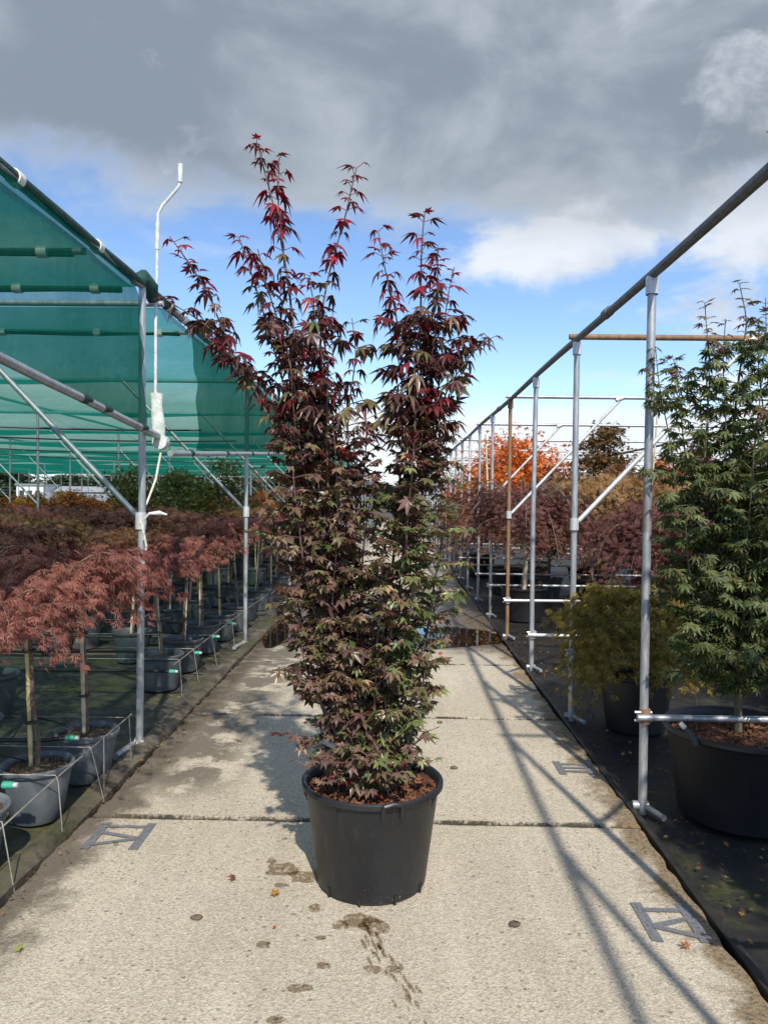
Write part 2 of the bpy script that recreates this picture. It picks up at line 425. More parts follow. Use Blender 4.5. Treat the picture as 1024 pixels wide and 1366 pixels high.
def mat_galv(name, c1, c2, metal=0.55, rough=0.5):
    m, nt, out = new_mat(name)
    P = pos_of(nt)
    q = nd(nt, 'ShaderNodeVectorMath', {0: P, 1: (30.0, 30.0, 7.0)}, operation='MULTIPLY').outputs[0]
    n = noise(nt, q, 1.0, 5, 0.65); n2 = noise(nt, P, 3.0, 4, 0.6)
    c = mix(nt, sstep(nt, n, 0.3, 0.7), c1, c2)
    n3 = noise(nt, nd(nt, 'ShaderNodeVectorMath', {0: P, 1: (9.0, 9.0, 1.6)}, operation='MULTIPLY').outputs[0], 1.3, 6, 0.7)
    c = mix(nt, mth(nt, 'MULTIPLY', sstep(nt, n2, 0.55, 0.72), 0.6), c, (0.17, 0.12, 0.075))
    c = mix(nt, mth(nt, 'MULTIPLY', sstep(nt, n3, 0.55, 0.70), 0.55), c, tuple(v * 0.5 for v in c1))
    principled(nt, out, Base_Color=c, Roughness=mth(nt, 'MULTIPLY_ADD', n, 0.3, rough - 0.15), Metallic=metal)
    return m
def mat_net(name, base):
    m, nt, out = new_mat(name)
    P = pos_of(nt)
    s = nd(nt, 'ShaderNodeSeparateXYZ', {0: P}); X, Y, Z = s.outputs
    n1 = noise(nt, P, 1.2, 4, 0.6); n2 = noise(nt, P, 14, 4, 0.6)
    c = mix(nt, sstep(nt, n1, 0.3, 0.7), (0.004, 0.095, 0.070), (0.008, 0.150, 0.110))
    fold = noise(nt, nd(nt, 'ShaderNodeVectorMath', {0: P, 1: (1.0, 5.0, 1.2)}, operation='MULTIPLY').outputs[0], 2.2, 5, 0.6, 0.6)
    nm = bump(nt, fold, 0.9, 0.06)
    d = nd(nt, 'ShaderNodeBsdfDiffuse', {'Color': c, 'Normal': nm})
    tl = nd(nt, 'ShaderNodeBsdfTranslucent', {'Color': mix(nt, 0.65, c, (0.010, 0.25, 0.185))})
    a = nd(nt, 'ShaderNodeMixShader', {0: 0.55, 1: d.outputs[0], 2: tl.outputs[0]})
    tp = nd(nt, 'ShaderNodeBsdfTransparent', {'Color': (0.74, 0.92, 0.84, 1)})
    lw = nd(nt, 'ShaderNodeLayerWeight', {'Blend': 0.5}).outputs['Facing']
    dens = mth(nt, 'ADD', mth(nt, 'ADD', mth(nt, 'ADD', base, mth(nt, 'MULTIPLY', mth(nt, 'POWER', lw, 1.6), 0.46)), mth(nt, 'MULTIPLY', mth(nt, 'SUBTRACT', n2, 0.5), 0.16)), mth(nt, 'MULTIPLY', mth(nt, 'SUBTRACT', n1, 0.5), 0.25))
    ms = nd(nt, 'ShaderNodeMixShader', {0: dens, 1: tp.outputs[0], 2: a.outputs[0]})
    nt.links.new(ms.outputs[0], out.inputs[0])
    return m
def mat_water():
    m, nt, out = new_mat('puddle_water')
    h = noise(nt, pos_of(nt), 2.5, 2)
    nm = bump(nt, h, 0.03, 0.02)
    gl = nd(nt, 'ShaderNodeBsdfGlossy', {'Color': (1, 1, 1, 1), 'Roughness': 0.02, 'Normal': nm})
    tp = nd(nt, 'ShaderNodeBsdfTransparent', {'Color': (0.85, 0.8, 0.74, 1)})
    fr = nd(nt, 'ShaderNodeFresnel', {'IOR': 1.6, 'Normal': nm})
    ms = nd(nt, 'ShaderNodeMixShader', {0: fr.outputs[0], 1: tp.outputs[0], 2: gl.outputs[0]})
    nt.links.new(ms.outputs[0], out.inputs[0])
    return m
def mat_damp():
    m, nt, out = new_mat('damp_stain')
    P = pos_of(nt)
    n = noise(nt, P, 55, 5, 0.7)
    k = mth(nt, 'MULTIPLY', sstep(nt, n, 0.34, 0.50), 0.9)
    c = mix(nt, k, (1, 1, 1), (0.64, 0.59, 0.53))
    tp = nd(nt, 'ShaderNodeBsdfTransparent', {'Color': c})
    nt.links.new(tp.outputs[0], out.inputs[0])
    return m
def mat_paint():
    m, nt, out = new_mat('worn_grey_paint')
    P = pos_of(nt)
    n = noise(nt, P, 22, 6, 0.7); v = noise(nt, P, 120, 3)
    c = mix(nt, sstep(nt, v, 0.35, 0.65), (0.115, 0.125, 0.14), (0.175, 0.185, 0.20))
    d = principled(nt, None, Base_Color=c, Roughness=0.75)
    tp = nt.nodes.new('ShaderNodeBsdfTransparent')
    k = mth(nt, 'MULTIPLY', sstep(nt, mth(nt, 'ADD', mth(nt, 'MULTIPLY', n, 0.7), mth(nt, 'MULTIPLY', v, 0.3)), 0.36, 0.47), 0.93)
    ms = nd(nt, 'ShaderNodeMixShader', {0: k, 1: tp.outputs[0], 2: d.outputs[0]})
    nt.links.new(ms.outputs[0], out.inputs[0])
    return m

M = {}
M['concrete'] = concrete_mat()
M['mat_left'] = mat_fabric('mossy_ground_fabric', (0.035, 0.034, 0.029), (0.105, 0.10, 0.08), (0.095, 0.098, 0.030), 0.50, 0.64, 0.5, 0.9)
M['mat_right'] = mat_fabric('wet_black_ground_fabric', (0.007, 0.007, 0.0075), (0.022, 0.020, 0.018), (0.045, 0.05, 0.014), 0.55, 0.66, 0.35, 0.9)
M['soil'] = plain('ground_soil', (0.045, 0.04, 0.028), (0.08, 0.075, 0.04), 3, 0.95, world=True)
M['kerb'] = mat_fabric('mossy_timber_kerb', (0.04, 0.033, 0.024), (0.15, 0.13, 0.095), (0.065, 0.070, 0.028), 0.50, 0.64, 0.7, 0.95)
M['galv'] = mat_galv('galvanised_tube', (0.30, 0.325, 0.35), (0.47, 0.495, 0.52))
M['galv_pale'] = mat_galv('pale_galvanised_tube', (0.48, 0.50, 0.51), (0.66, 0.68, 0.69), 0.35, 0.5)
M['dark_tube'] = mat_galv('dark_weathered_tube', (0.085, 0.09, 0.095), (0.16, 0.165, 0.17), 0.3, 0.55)
M['rust'] = mat_galv('rusty_tube', (0.17, 0.095, 0.05), (0.30, 0.185, 0.105), 0.15, 0.75)
M['wire'] = plain('galvanised_wire', (0.22, 0.21, 0.19), (0.36, 0.34, 0.30), 20, 0.6, 0.3)
M['net'] = mat_net('green_roof_net', 0.44); M['side_net'] = mat_net('green_side_net', 0.44)
M['net_roll'] = plain('rolled_green_net', (0.008, 0.035, 0.030), (0.012, 0.075, 0.06), 30, 0.8, bumpk=0.4)
M['white_metal'] = plain('white_painted_metal', (0.50, 0.52, 0.53), (0.72, 0.73, 0.73), 25, 0.45)
M['white_cloth'] = plain('weathered_white_sleeve', (0.42, 0.50, 0.46), (0.66, 0.70, 0.67), 14, 0.85, bumpk=0.6)
M['clip'] = plain('white_net_clip', (0.6, 0.62, 0.6), (0.75, 0.76, 0.74), 20, 0.6)
M['cord'] = plain('pale_cord', (0.5, 0.52, 0.38), (0.68, 0.68, 0.56), 40, 0.8)
M['black_pot'] = plain('black_plastic_pot', (0.0105, 0.0115, 0.0140), (0.0165, 0.018, 0.0215), 5, 0.45, bumpk=0.05)
def scuffed_pot():
    m, nt, out = new_mat('scuffed_black_plastic_pot')
    P = objc(nt); s = nd(nt, 'ShaderNodeSeparateXYZ', {0: P})
    n = noise(nt, P, 5, 5, 0.6); sp = noise(nt, P, 90, 4, 0.6)
    q = nd(nt, 'ShaderNodeVectorMath', {0: P, 1: (14.0, 14.0, 3.0)}, operation='MULTIPLY').outputs[0]; streak = noise(nt, q, 1.5, 5, 0.6)
    c = mix(nt, sstep(nt, n, 0.35, 0.65), (0.0085, 0.0095, 0.0120), (0.0135, 0.015, 0.0185))
    dust = mth(nt, 'MULTIPLY', sstep(nt, sp, 0.62, 0.72), mth(nt, 'ADD', mth(nt, 'MULTIPLY', sstep(nt, s.outputs[2], 0.16, 0.0), 0.5), 0.22))
    c = mix(nt, dust, c, (0.16, 0.14, 0.11))
    c = mix(nt, mth(nt, 'MULTIPLY', sstep(nt, streak, 0.55, 0.75), 0.10), c, (0.18, 0.18, 0.18))
    principled(nt, out, Base_Color=c, Roughness=mth(nt, 'MULTIPLY_ADD', n, 0.3, 0.32), Normal=bump(nt, streak, 0.08, 0.01))
    return m
M['main_pot'] = scuffed_pot()
M['grey_pot'] = plain('grey_plastic_pot', (0.085, 0.102, 0.120), (0.145, 0.163, 0.182), 6, 0.55, bumpk=0.08)
M['dark_grey_pot'] = plain('dark_grey_plastic_pot', (0.050, 0.060, 0.068), (0.085, 0.097, 0.107), 6, 0.5, bumpk=0.08)
M['bark_mulch'] = plain('red_bark_mulch', (0.05, 0.018, 0.008), (0.14, 0.055, 0.025), 60, 0.9, bumpk=0.8)
M['chips'] = plain('bark_chips', (0.07, 0.026, 0.012), (0.21, 0.088, 0.042), 25, 0.9)
M['potting'] = plain('potting_soil', (0.05, 0.035, 0.022), (0.17, 0.125, 0.085), 70, 0.95, bumpk=0.8)
M['bark'] = plain('maple_bark', (0.085, 0.06, 0.045), (0.17, 0.125, 0.095), 18, 0.8, bumpk=0.5)
M['bark_green'] = plain('green_maple_bark', (0.075, 0.08, 0.04), (0.14, 0.125, 0.075), 14, 0.75, bumpk=0.4)
M['shoot'] = plain('red_purple_shoot', (0.085, 0.022, 0.028), (0.20, 0.085, 0.095), 14, 0.55)
M['stem'] = plain('brown_red_stem', (0.075, 0.045, 0.038), (0.15, 0.095, 0.085), 9, 0.6, bumpk=0.3)
M['cane'] = plain('bamboo_cane', (0.45, 0.36, 0.13), (0.66, 0.55, 0.28), 9, 0.6)
M['cane_pale'] = plain('pale_bamboo_cane', (0.42, 0.36, 0.24), (0.60, 0.53, 0.40), 9, 0.6)
M['pale_bark'] = plain('pale_grey_bark', (0.24, 0.21, 0.16), (0.40, 0.36, 0.29), 14, 0.85, bumpk=0.4)
M['hose'] = plain('black_drip_hose', (0.010, 0.010, 0.011), (0.02, 0.02, 0.021), 20, 0.45)
M['fitting'] = plain('green_hose_fitting', (0.03, 0.25, 0.17), (0.06, 0.36, 0.26), 20, 0.4)
M['grey_plastic'] = plain('grey_plastic_cap', (0.35, 0.37, 0.36), (0.5, 0.52, 0.5), 20, 0.5)
M['brass'] = plain('brass', (0.55, 0.40, 0.06), (0.72, 0.55, 0.12), 30, 0.28, 0.9)
M['edging'] = plain('black_plastic_edging', (0.012, 0.012, 0.012), (0.03, 0.028, 0.025), 6, 0.55, bumpk=0.4, world=True)
M['water'] = mat_water(); M['damp'] = mat_damp(); M['paint'] = mat_paint()
M['grit'] = plain('joint_grit', (0.008, 0.007, 0.005), (0.03, 0.023, 0.015), 40, 0.95, bumpk=0.7, world=True)
M['leaf'] = leaf_mat('maple_leaf')
M['litter'] = leaf_mat('fallen_leaf_litter', trans=0.1, rough=0.8, spec=0.2)
M['leaf_gloss'] = leaf_mat('bronze_maple_leaf', trans=0.22, rough=0.36, spec=0.6)
M['cut_red'] = leaf_mat('cut_leaf_red', ((0.16, 0.050, 0.046), (0.42, 0.165, 0.14)), 0.55, 0.3, 0.55, 0.4, alt=(0.26, 0.115, 0.075))
M['cut_purple'] = leaf_mat('cut_leaf_purple', ((0.095, 0.034, 0.034), (0.25, 0.10, 0.088)), 0.6, 0.3, 0.55, 0.4, alt=(0.16, 0.07, 0.05))
M['cut_brown'] = leaf_mat('cut_leaf_brown', ((0.26, 0.105, 0.058), (0.52, 0.25, 0.125)), 0.7, 0.3, 0.55, 0.4, alt=(0.29, 0.20, 0.07))
M['cut_green'] = leaf_mat('cut_leaf_yellow_green', ((0.135, 0.12, 0.024), (0.42, 0.33, 0.07)), 0.3, 0.35, 0.55, 0.4, alt=(0.16, 0.09, 0.02))
M['up_orange'] = leaf_mat('orange_autumn_leaf', ((0.42, 0.085, 0.022), (0.72, 0.27, 0.05)), 0.3, 0.35, 0.6, 0.3, alt=(0.45, 0.06, 0.03))
M['up_rusty'] = leaf_mat('rusty_autumn_leaf', ((0.20, 0.055, 0.030), (0.46, 0.16, 0.06)), 0.8, 0.3, 0.6, 0.3, alt=(0.26, 0.13, 0.025))
M['up_yellow'] = leaf_mat('yellow_autumn_leaf', ((0.34, 0.20, 0.035), (0.62, 0.42, 0.08)), 0.5, 0.3, 0.6, 0.3, alt=(0.42, 0.14, 0.03))
M['up_green'] = leaf_mat('green_tree_leaf', ((0.035, 0.055, 0.016), (0.12, 0.14, 0.038)), 0.5, 0.3, 0.55, 0.35, alt=(0.10, 0.085, 0.02))
M['up_red'] = leaf_mat('dark_red_tree_leaf', ((0.07, 0.022, 0.022), (0.20, 0.07, 0.058)), 0.5, 0.3, 0.55, 0.35, alt=(0.12, 0.06, 0.035))
M['up_bronze'] = leaf_mat('bronze_tree_leaf', ((0.06, 0.03, 0.014), (0.25, 0.12, 0.03)), 0.6, 0.3, 0.55, 0.35, alt=(0.08, 0.06, 0.02))
M['wall_white'] = plain('white_wall', (0.6, 0.62, 0.63), (0.7, 0.72, 0.73), 2, 0.8)
M['roof_grey'] = plain('grey_roof', (0.2, 0.22, 0.24), (0.28, 0.3, 0.32), 2, 0.8)
M['dark_glass'] = plain('dark_window_glass', (0.03, 0.035, 0.04), (0.05, 0.055, 0.06), 2, 0.1)
M['hazed_far_leaf'] = leaf_mat('haze_tinted_tree_leaf', ((0.030, 0.050, 0.030), (0.075, 0.10, 0.055)), 0.5, 0.2, 0.7, 0.2, alt=(0.06, 0.08, 0.05))  # distance haze is put into the leaf colour as a faint blue-green cast

# ================================================================== SETTING
gnoise = vnoise(3)
g = MB().grid(lambda u, v: (-400 + 800 * u, -60 + 760 * v, -0.06), 8, 8).build('ground', M['soil'], smooth=False); g['kind'] = 'structure'
def sheet(name, mat, x0, x1, y0, y1, nx, ny, amp, z=-0.016):
    o = MB().grid(lambda u, v: (x0 + (x1 - x0) * u, y0 + (y1 - y0) * v,
                  z + amp * gnoise(x0 + (x1 - x0) * u, y0 + (y1 - y0) * v, 0, 2.2)), nx, ny).build(name, mat)
    o['kind'] = 'structure'; return o
sheet('ground_left', M['mat_left'], -26, -1.5, -4, 48, 90, 180, 0.008)
sheet('ground_right', M['mat_right'], 1.17, 18, -4, 48, 70, 180, 0.007)

path = empty('path'); path['kind'] = 'structure'
JOINT0, SLAB = 3.456, 1.67
srng = random.Random(5)
for k in range(-3, 27):
    y0 = JOINT0 + SLAB * k; y1 = y0 + SLAB; gap = 0.014
    xl = -1.415 + srng.uniform(-0.012, 0.012); xr = 1.135 + srng.uniform(-0.012, 0.012)
    n = 60 if -2 <= k < 6 else 10
    en = vnoise(100 + k)
    ch = 0.012
    def ring(ins, z, y0=y0, y1=y1, xl=xl, xr=xr, en=en, n=n, gap=gap):
        P = []
        for i in range(n): P.append((xl + ins + (xr - xl - 2 * ins) * i / n, y0 + gap + ins + 0.006 * en(i * 0.7, 1), z))
        for i in range(n): P.append((xr - ins + 0.010 * en(i * 0.6, 5), y0 + gap + ins + (y1 - y0 - 2 * gap - 2 * ins) * i / n, z))
        for i in range(n): P.append((xr - ins - (xr - xl - 2 * ins) * i / n, y1 - gap - ins + 0.006 * en(i * 0.7, 9), z))
        for i in range(n): P.append((xl + ins + 0.014 * en(i * 0.6, 13), y1 - gap - ins - (y1 - y0 - 2 * gap - 2 * ins) * i / n, z))
        return P
    dz = srng.uniform(-0.003, 0.003)
    if -1 <= k < 4: dz = 0.0
    b = MB(); N = 4 * n
    v = ring(0, -0.13) + ring(0, dz - ch) + ring(ch * 0.7, dz)
    f = [tuple(range(2 * N, 3 * N))]
    for r in range(2):
        for i in range(N): f.append((r * N + i, r * N + (i + 1) % N, (r + 1) * N + (i + 1) % N, (r + 1) * N + i))
    b.add(v, f).build('concrete_slab', M['concrete'], path, smooth=False)
    # grit and moss packed into the joint
    jm = MB(); en2 = vnoise(300 + k); nn = 120 if k < 5 else 20
    def jf(u, t, y0=y0, en2=en2):
        x = -1.40 + 2.52 * u
        w = 0.018 + 0.006 * max(0, en2(x * 3, 0))
        hh = -0.017 + 0.009 * en2(x * 9, 4) if abs(t - 0.5) < 0.3 else -0.035
        return (x, y0 + (t - 0.5) * 2 * w + 0.004 * en2(x * 6, 2), min(0.001, hh))
    jm.grid(jf, nn, 4).build('joint', M['grit'], path)

# mossy timber kerb between path and the pots on the -x side, plastic edging on the other side
kn = vnoise(21)
def strip(name, mat, x0, x1, h, y0, y1, ny, amp):
    b = MB(); prof = [(x0, -0.1), (x0, h * 0.7), (x0 + (x1 - x0) * 0.25, h), (x0 + (x1 - x0) * 0.75, h * 0.9), (x1, h * 0.4), (x1, -0.1)]
    m_ = len(prof)
    def fn(u, v):
        i = min(m_ - 1, int(round(u * (m_ - 1)))); x, z = prof[i]; y = y0 + (y1 - y0) * v
        return (x + amp * kn(y * 2.2, i * 0.3), y, z + (amp * 0.8 * kn(y * 3.1, i * 1.7) if z > -0.05 else 0))
    return b.grid(fn, m_ - 1, ny).build(name, mat)
s = strip('kerb', M['kerb'], -1.535, -1.425, 0.034, -2, 45, 900, 0.015); s['kind'] = 'structure'
s = strip('kerb', M['edging'], 1.147, 1.180, 0.008, -2, 45, 500, 0.003); s['kind'] = 'structure'

def blob(cx, cy, rx, ry, seed, n=40, rough=0.25, z=0.004, rot=0.0):
    f = vnoise(seed); P = []
    for i in range(n):
        a = 2 * math.pi * i / n
        k = 1 + rough * f(math.cos(a) * 1.6, math.sin(a) * 1.6) + rough * 0.4 * f(math.cos(a) * 5, math.sin(a) * 5, 3)
        x, y = rx * k * math.cos(a), ry * k * math.sin(a)
        P.append((cx + x * math.cos(rot) - y * math.sin(rot), cy + x * math.sin(rot) + y * math.cos(rot), z))
    return P
def flat(name, mat, P, parent=None):
    return MB().add(P, [tuple(range(len(P)))]).build(name, mat, parent, smooth=False)
for i, (cx, cy, rx, ry, lab) in enumerate([
        (0.50, 8.15, 0.70, 0.62, 'shallow puddle mirroring the sky beside the rusty post'),
        (-1.25, 8.2, 0.17, 0.8, 'narrow puddle along the mossy kerb behind the tall maple')]):
    o = flat('puddle', M['water'], blob(cx, cy, rx, ry, 40 + i, 60, 0.16, 0.006)); o['kind'] = 'structure'; o['label'] = lab

# damp marks around the pot on the concrete
dm = MB()
drips = [(-0.44, 2.98, 0.075, 0.055), (-0.36, 2.93, 0.06, 0.05), (-0.50, 3.05, 0.02, 0.025), (-0.43, 2.86, 0.03, 0.016), (-0.28, 2.70, 0.026, 0.026), (-0.24, 2.52, 0.017, 0.012), (-0.43, 2.48, 0.026, 0.022),
         (-0.22, 2.37, 0.026, 0.016), (-0.28, 2.26, 0.038, 0.020), (-0.33, 2.12, 0.026, 0.018), (-0.11, 2.09, 0.020, 0.022), (-0.06, 2.36, 0.03, 0.024), (0.0, 2.36, 0.024, 0.02), (0.06, 2.02, 0.035, 0.018),
         (-0.12, 2.63, 0.075, 0.045), (-0.06, 2.60, 0.06, 0.05), (-0.18, 2.60, 0.03, 0.03)]
for i, (x, y, rx, ry) in enumerate(drips):
    P = blob(x, y, rx, ry, 60 + i, 18, 0.35, 0.0035 + 0.00004 * i); dm.add(P, [tuple(range(18))])
for i in range(46):                                     # fine dribbles running towards the camera
    t = random.random(); x = -0.09 + 0.25 * t + random.gauss(0, 0.022); y = 2.58 - 0.66 * t + random.gauss(0, 0.02)
    P = blob(x, y, 0.003 + 0.004 * random.random(), 0.012 + 0.03 * random.random(), 90 + i, 10, 0.3, 0.0046 + 0.00004 * i, rot=rad(18)); dm.add(P, [tuple(range(10))])
for i in range(6):
    x = -0.36 + 0.018 * i; P = blob(x, 1.98 - 0.03 * (i % 3), 0.006, 0.035, 150 + i, 10, 0.3, 0.006, rot=rad(25)); dm.add(P, [tuple(range(10))])
o = dm.build('damp_stain', M['damp'], smooth=False); tag(o, 'wet drips and dribbles on the concrete around the big pot', kind='stuff')

# ------------------------------------------------------------------ painted numerals on the slabs (seen from the side of the path)
def numeral(strokes, ox, oy, ux, uy, w, lab):
    """strokes in a letter frame: u along the reading direction, v up the letter; ux/uy: world axes of u and v"""
    b = MB(); z = 0.0045
    for i, (a, c, t) in enumerate(strokes):
        a = Vector(a); c = Vector(c); d = (c - a).normalized(); nn = Vector((-d.y, d.x)) * t / 2
        q = [a + nn, a - nn, c - nn, c + nn]
        b.add([(ox + p.x * ux[0] + p.y * uy[0], oy + p.x * ux[1] + p.y * uy[1], z + i * 0.0003) for p in q], [(0, 1, 2, 3)])
    o = b.build('painted_numeral', M['paint'], smooth=False)
    tag(o, lab, 'marking', 'grey numerals painted on the path'); return o
Hh = 0.165; T_, t_ = 0.040, 0.026
# right-hand row: letters' up direction is +x, reading direction is -y
IV = [((-0.02, 0), (0.23, 0), T_), ((-0.02, Hh), (0.23, Hh), T_), ((0.03, 0.01), (0.03, Hh - 0.01), t_), ((0.135, 0.012), (0.085, Hh - 0.01), t_), ((0.135, 0.012), (0.195, Hh - 0.01), t_)]
III = [((-0.02, 0), (0.19, 0), T_), ((-0.02, Hh), (0.19, Hh), T_)] + [((x, 0.01), (x, Hh - 0.01), t_) for x in (0.03, 0.085, 0.14)]
II = [((-0.02, 0), (0.15, 0), T_), ((-0.02, Hh), (0.15, Hh), T_)] + [((x, 0.01), (x, Hh - 0.01), t_) for x in (0.035, 0.095)]
VI = [((-0.02, 0), (0.24, 0), T_), ((-0.02, Hh * 1.25), (0.24, Hh * 1.25), T_), ((0.085, 0.012), (0.02, Hh * 1.25 - 0.01), t_), ((0.085, 0.012), (0.14, Hh * 1.25 - 0.01), t_), ((0.2, 0.01), (0.2, Hh * 1.25 - 0.01), t_)]
numeral(IV, 0.905, 2.77, (0, -1), (1, 0), 0, 'grey painted numeral IV near the path edge, the clearest one')
numeral(III, 0.925, 4.28, (0, -1), (1, 0), 0, 'grey painted numeral III on the slab beside the second tube post')
numeral(II, 0.935, 6.05, (0, -1), (1, 0), 0, 'small faded grey numeral II painted on the far slab')
numeral(VI, -1.10, 3.14, (0, 1), (-1, 0), 0, 'faded grey numeral VI by the mossy kerb')

# ================================================================== TUBE FRAME over the bays on the +x side
frame = empty('tube_frame', (1.21, 3.65, 0))
tag(frame, 'open galvanised tube frame of posts, braces and rails along the path', 'frame')
def part(b, name, mat, parent):
    o = b.build(name, mat)
    o.parent = parent; o.matrix_parent_inverse = parent.matrix_world.inverted() if False else Matrix.Translation(-Vector(parent.location))
    return o
frng = random.Random(11)
RX, RZ = 1.21, 2.60
post_y = [3.65 + 1.51 * k for k in range(-4, 28)]
for k, y in zip(range(-4, 28), post_y):
    lean = frng.uniform(-0.012, 0.012); r = 0.0225
    mat = M['rust'] if k in (3,) else (M['galv'] if k < 2 or k % 3 else M['galv_pale'])
    if k == 11: mat = M['rust']
    po = part(MB().tube([(RX + lean * 0.3, y, -0.02), (RX + lean, y + 0.01, 1.3), (RX, y, RZ - 0.01)], r * (0.93 if k < 3 else 0.86), 12), 'post', mat, frame)
    if k < 12:
        part(MB().lathe([(0.030, -0.085), (0.031, -0.02), (0.030, 0.0)], 12, (RX, y, RZ - 0.018)), 'clamp', M['galv_pale'] if k != 3 else M['rust'], frame)
        part(MB().tube([(RX + 0.015, y - 0.03, 0.022), (RX + 0.055, y - 0.14, 0.018)], 0.015, 10), 'foot_tube', M['galv'], frame)
        part(MB().tube([(RX - 0.045, y + 0.01, 0.018), (RX + 0.03, y + 0.005, 0.018)], 0.021, 10), 'foot_clamp', M['galv'], frame)
rail = [(RX, y, RZ + 0.008 * math.sin(y * 1.3)) for y in np.arange(-2.5, 45, 0.75)]
part(MB().tube(rail, 0.023, 12), 'top_rail', M['dark_tube'], frame)
for y in (-0.5, 4.42, 9.1, 13.7):
    part(MB().tube([(RX, y - 0.05, RZ), (RX, y + 0.05, RZ)], 0.030, 12), 'sleeve', M['dark_tube'], frame)
for k in range(-3, 28, 2):
    y = post_y[k + 4]; mat = M['rust'] if k == 1 else M['galv']
    part(MB().tube([(RX - 0.045, y + 0.04, RZ + 0.028), (5.3, y + 0.06, RZ + 0.028), (9.6, y + 0.05, RZ + 0.02)], 0.020, 10), 'cross_rail', mat, frame)
    part(MB().tube([(RX + 0.0, y + 0.045, 1.34), (RX + 0.05, y + 0.045, 1.37), (RX + 1.20, y + 0.05, RZ + 0.01)], 0.0165, 10), 'brace', M['galv_pale'], frame)
    if k < 12:
        part(MB().tube([(RX + 0.001, y + 0.0, 1.30), (RX + 0.001, y + 0.0, 1.38)], 0.030, 10), 'clamp', M['galv_pale'], frame)
        part(MB().tube([(RX + 1.15, y + 0.05, RZ + 0.0), (RX + 1.23, y + 0.05, RZ + 0.03)], 0.027, 10), 'clamp', M['galv_pale'], frame)
low = {-1: (0.46, 4.2), 0: (0.462, 3.2), 1: (0.46, 1.75), 2: (0.311, 1.62), 3: (0.41, 2.7), 4: (0.402, 4.2), 5: (0.397, 4.2), 6: (0.40, 4.6), 7: (0.40, 4.6), 8: (0.4, 4.6), 9: (0.4, 4.6), 10: (0.4, 4.6)}
for k, (z, x1) in low.items():
    y = post_y[k + 4]
    part(MB().tube([(RX - 0.045, y - 0.042, z), (x1, y - 0.04, z + frng.uniform(-0.01, 0.01))], 0.0155, 10), 'low_rail', M['galv_pale'] if k > 1 else M['galv'], frame)
    part(MB().tube([(RX, y - 0.012, z - 0.035), (RX, y - 0.012, z + 0.035)], 0.027, 10), 'clamp', M['rust'] if k == 0 else M['galv'], frame)
    if k < 5:
        for zz_ in (-0.02, 0.02): part(MB().tube([(RX - 0.052, y - 0.02, z + zz_), (RX + 0.03, y - 0.02, z + zz_)], 0.006, 6), 'bolt', M['galv_pale'], frame)
for xr in (5.1, 9.2):
    part(MB().tube([(xr, 2.0, RZ), (xr, 45, RZ)], 0.022, 10), 'top_rail', M['dark_tube'], frame)
    for k in range(0, 14):
        y = post_y[5] + 3.02 * k
        part(MB().tube([(xr, y, -0.02), (xr, y, RZ)], 0.022, 10), 'post', M['galv'], frame)
sp = empty('sprinkler', (1.2, 2.42, RZ + 0.026)); tag(sp, 'small brass sprinkler on top of the dark frame rail', 'sprinkler')
MB().lathe([(0.001, 0), (0.011, 0.0), (0.012, 0.02), (0.008, 0.024), (0.008, 0.045), (0.0005, 0.046)], 12).build('body', M['brass'], sp)
MB().tube([(-0.018, 0, 0.03), (-0.03, 0, 0.052), (0.02, 0, 0.062)], 0.005, 8).build('arm', M['brass'], sp)
MB().tube([(-0.030, 0.0, 0.05), (-0.046, 0.0, 0.053)], [0.008, 0.004], 8).build('nozzle', M['brass'], sp)

# ================================================================== SHADE HOUSE on the -x side
house = empty('shade_house_frame', (-1.52, 4.42, 0))
tag(house, 'galvanised tube frame of the shade house beside the potted maples', 'frame')
LX, LZ = -1.52, 2.73
ly = [4.42 + 3.1 * k for k in range(-2, 14)]
lx = [LX - 3.62 * i for i in range(6)]
for i, x in enumerate(lx):
    for k, y in enumerate(ly):
        if i and k < 2: continue
        part(MB().tube([(x, y, -0.02), (x + frng.uniform(-.01, .01), y, 1.4), (x, y, LZ - 0.005)], 0.0215 if i == 0 else 0.019, 12 if i == 0 else 8), 'post', M['galv'], house)
        if i < 3:
            part(MB().tube([(x - 0.0, y + 0.045, 1.34), (x - 0.03, y + 0.045, 1.37), (x - 1.33, y + 0.05, LZ - 0.015)], 0.0175 if i == 0 else 0.014, 10), 'brace', M['galv'], house)
            if i == 0 and k < 7: part(MB().tube([(x, y, 1.30), (x, y + 0.002, 1.40)], 0.032, 12), 'clamp', M['galv_pale'], house)
        if i == 0 and k < 6:
            part(MB().tube([(x - 0.02, y + 0.06, 0.015), (x - 0.0, y - 0.02, 0.02)], 0.034, 10), 'foot_clamp', M['galv_pale'], house)
            part(MB().tube([(x - 0.03, y - 0.02, 0.02), (x - 0.06, y - 0.22, 0.018)], 0.021, 10), 'foot_tube', M['galv'], house)
    part(MB().tube([(x, ly[0], LZ + 0.012), (x, ly[-1], LZ + 0.012)], 0.026 if i == 0 else 0.02, 12 if i == 0 else 8), 'top_rail', M['galv'], house)
for k, y in enumerate(ly):
    part(MB().tube([(LX + 0.05, y + 0.24, LZ - 0.036), (lx[-1], y + 0.24, LZ - 0.036)], 0.019, 10), 'cross_tube', M['galv'], house)
for y in (3.66, 5.45):
    part(MB().tube([(LX - 0.02, y, LZ - 0.040), (lx[-1], y, LZ - 0.04)], 0.017, 10), 'cross_tube', M['galv'], house)
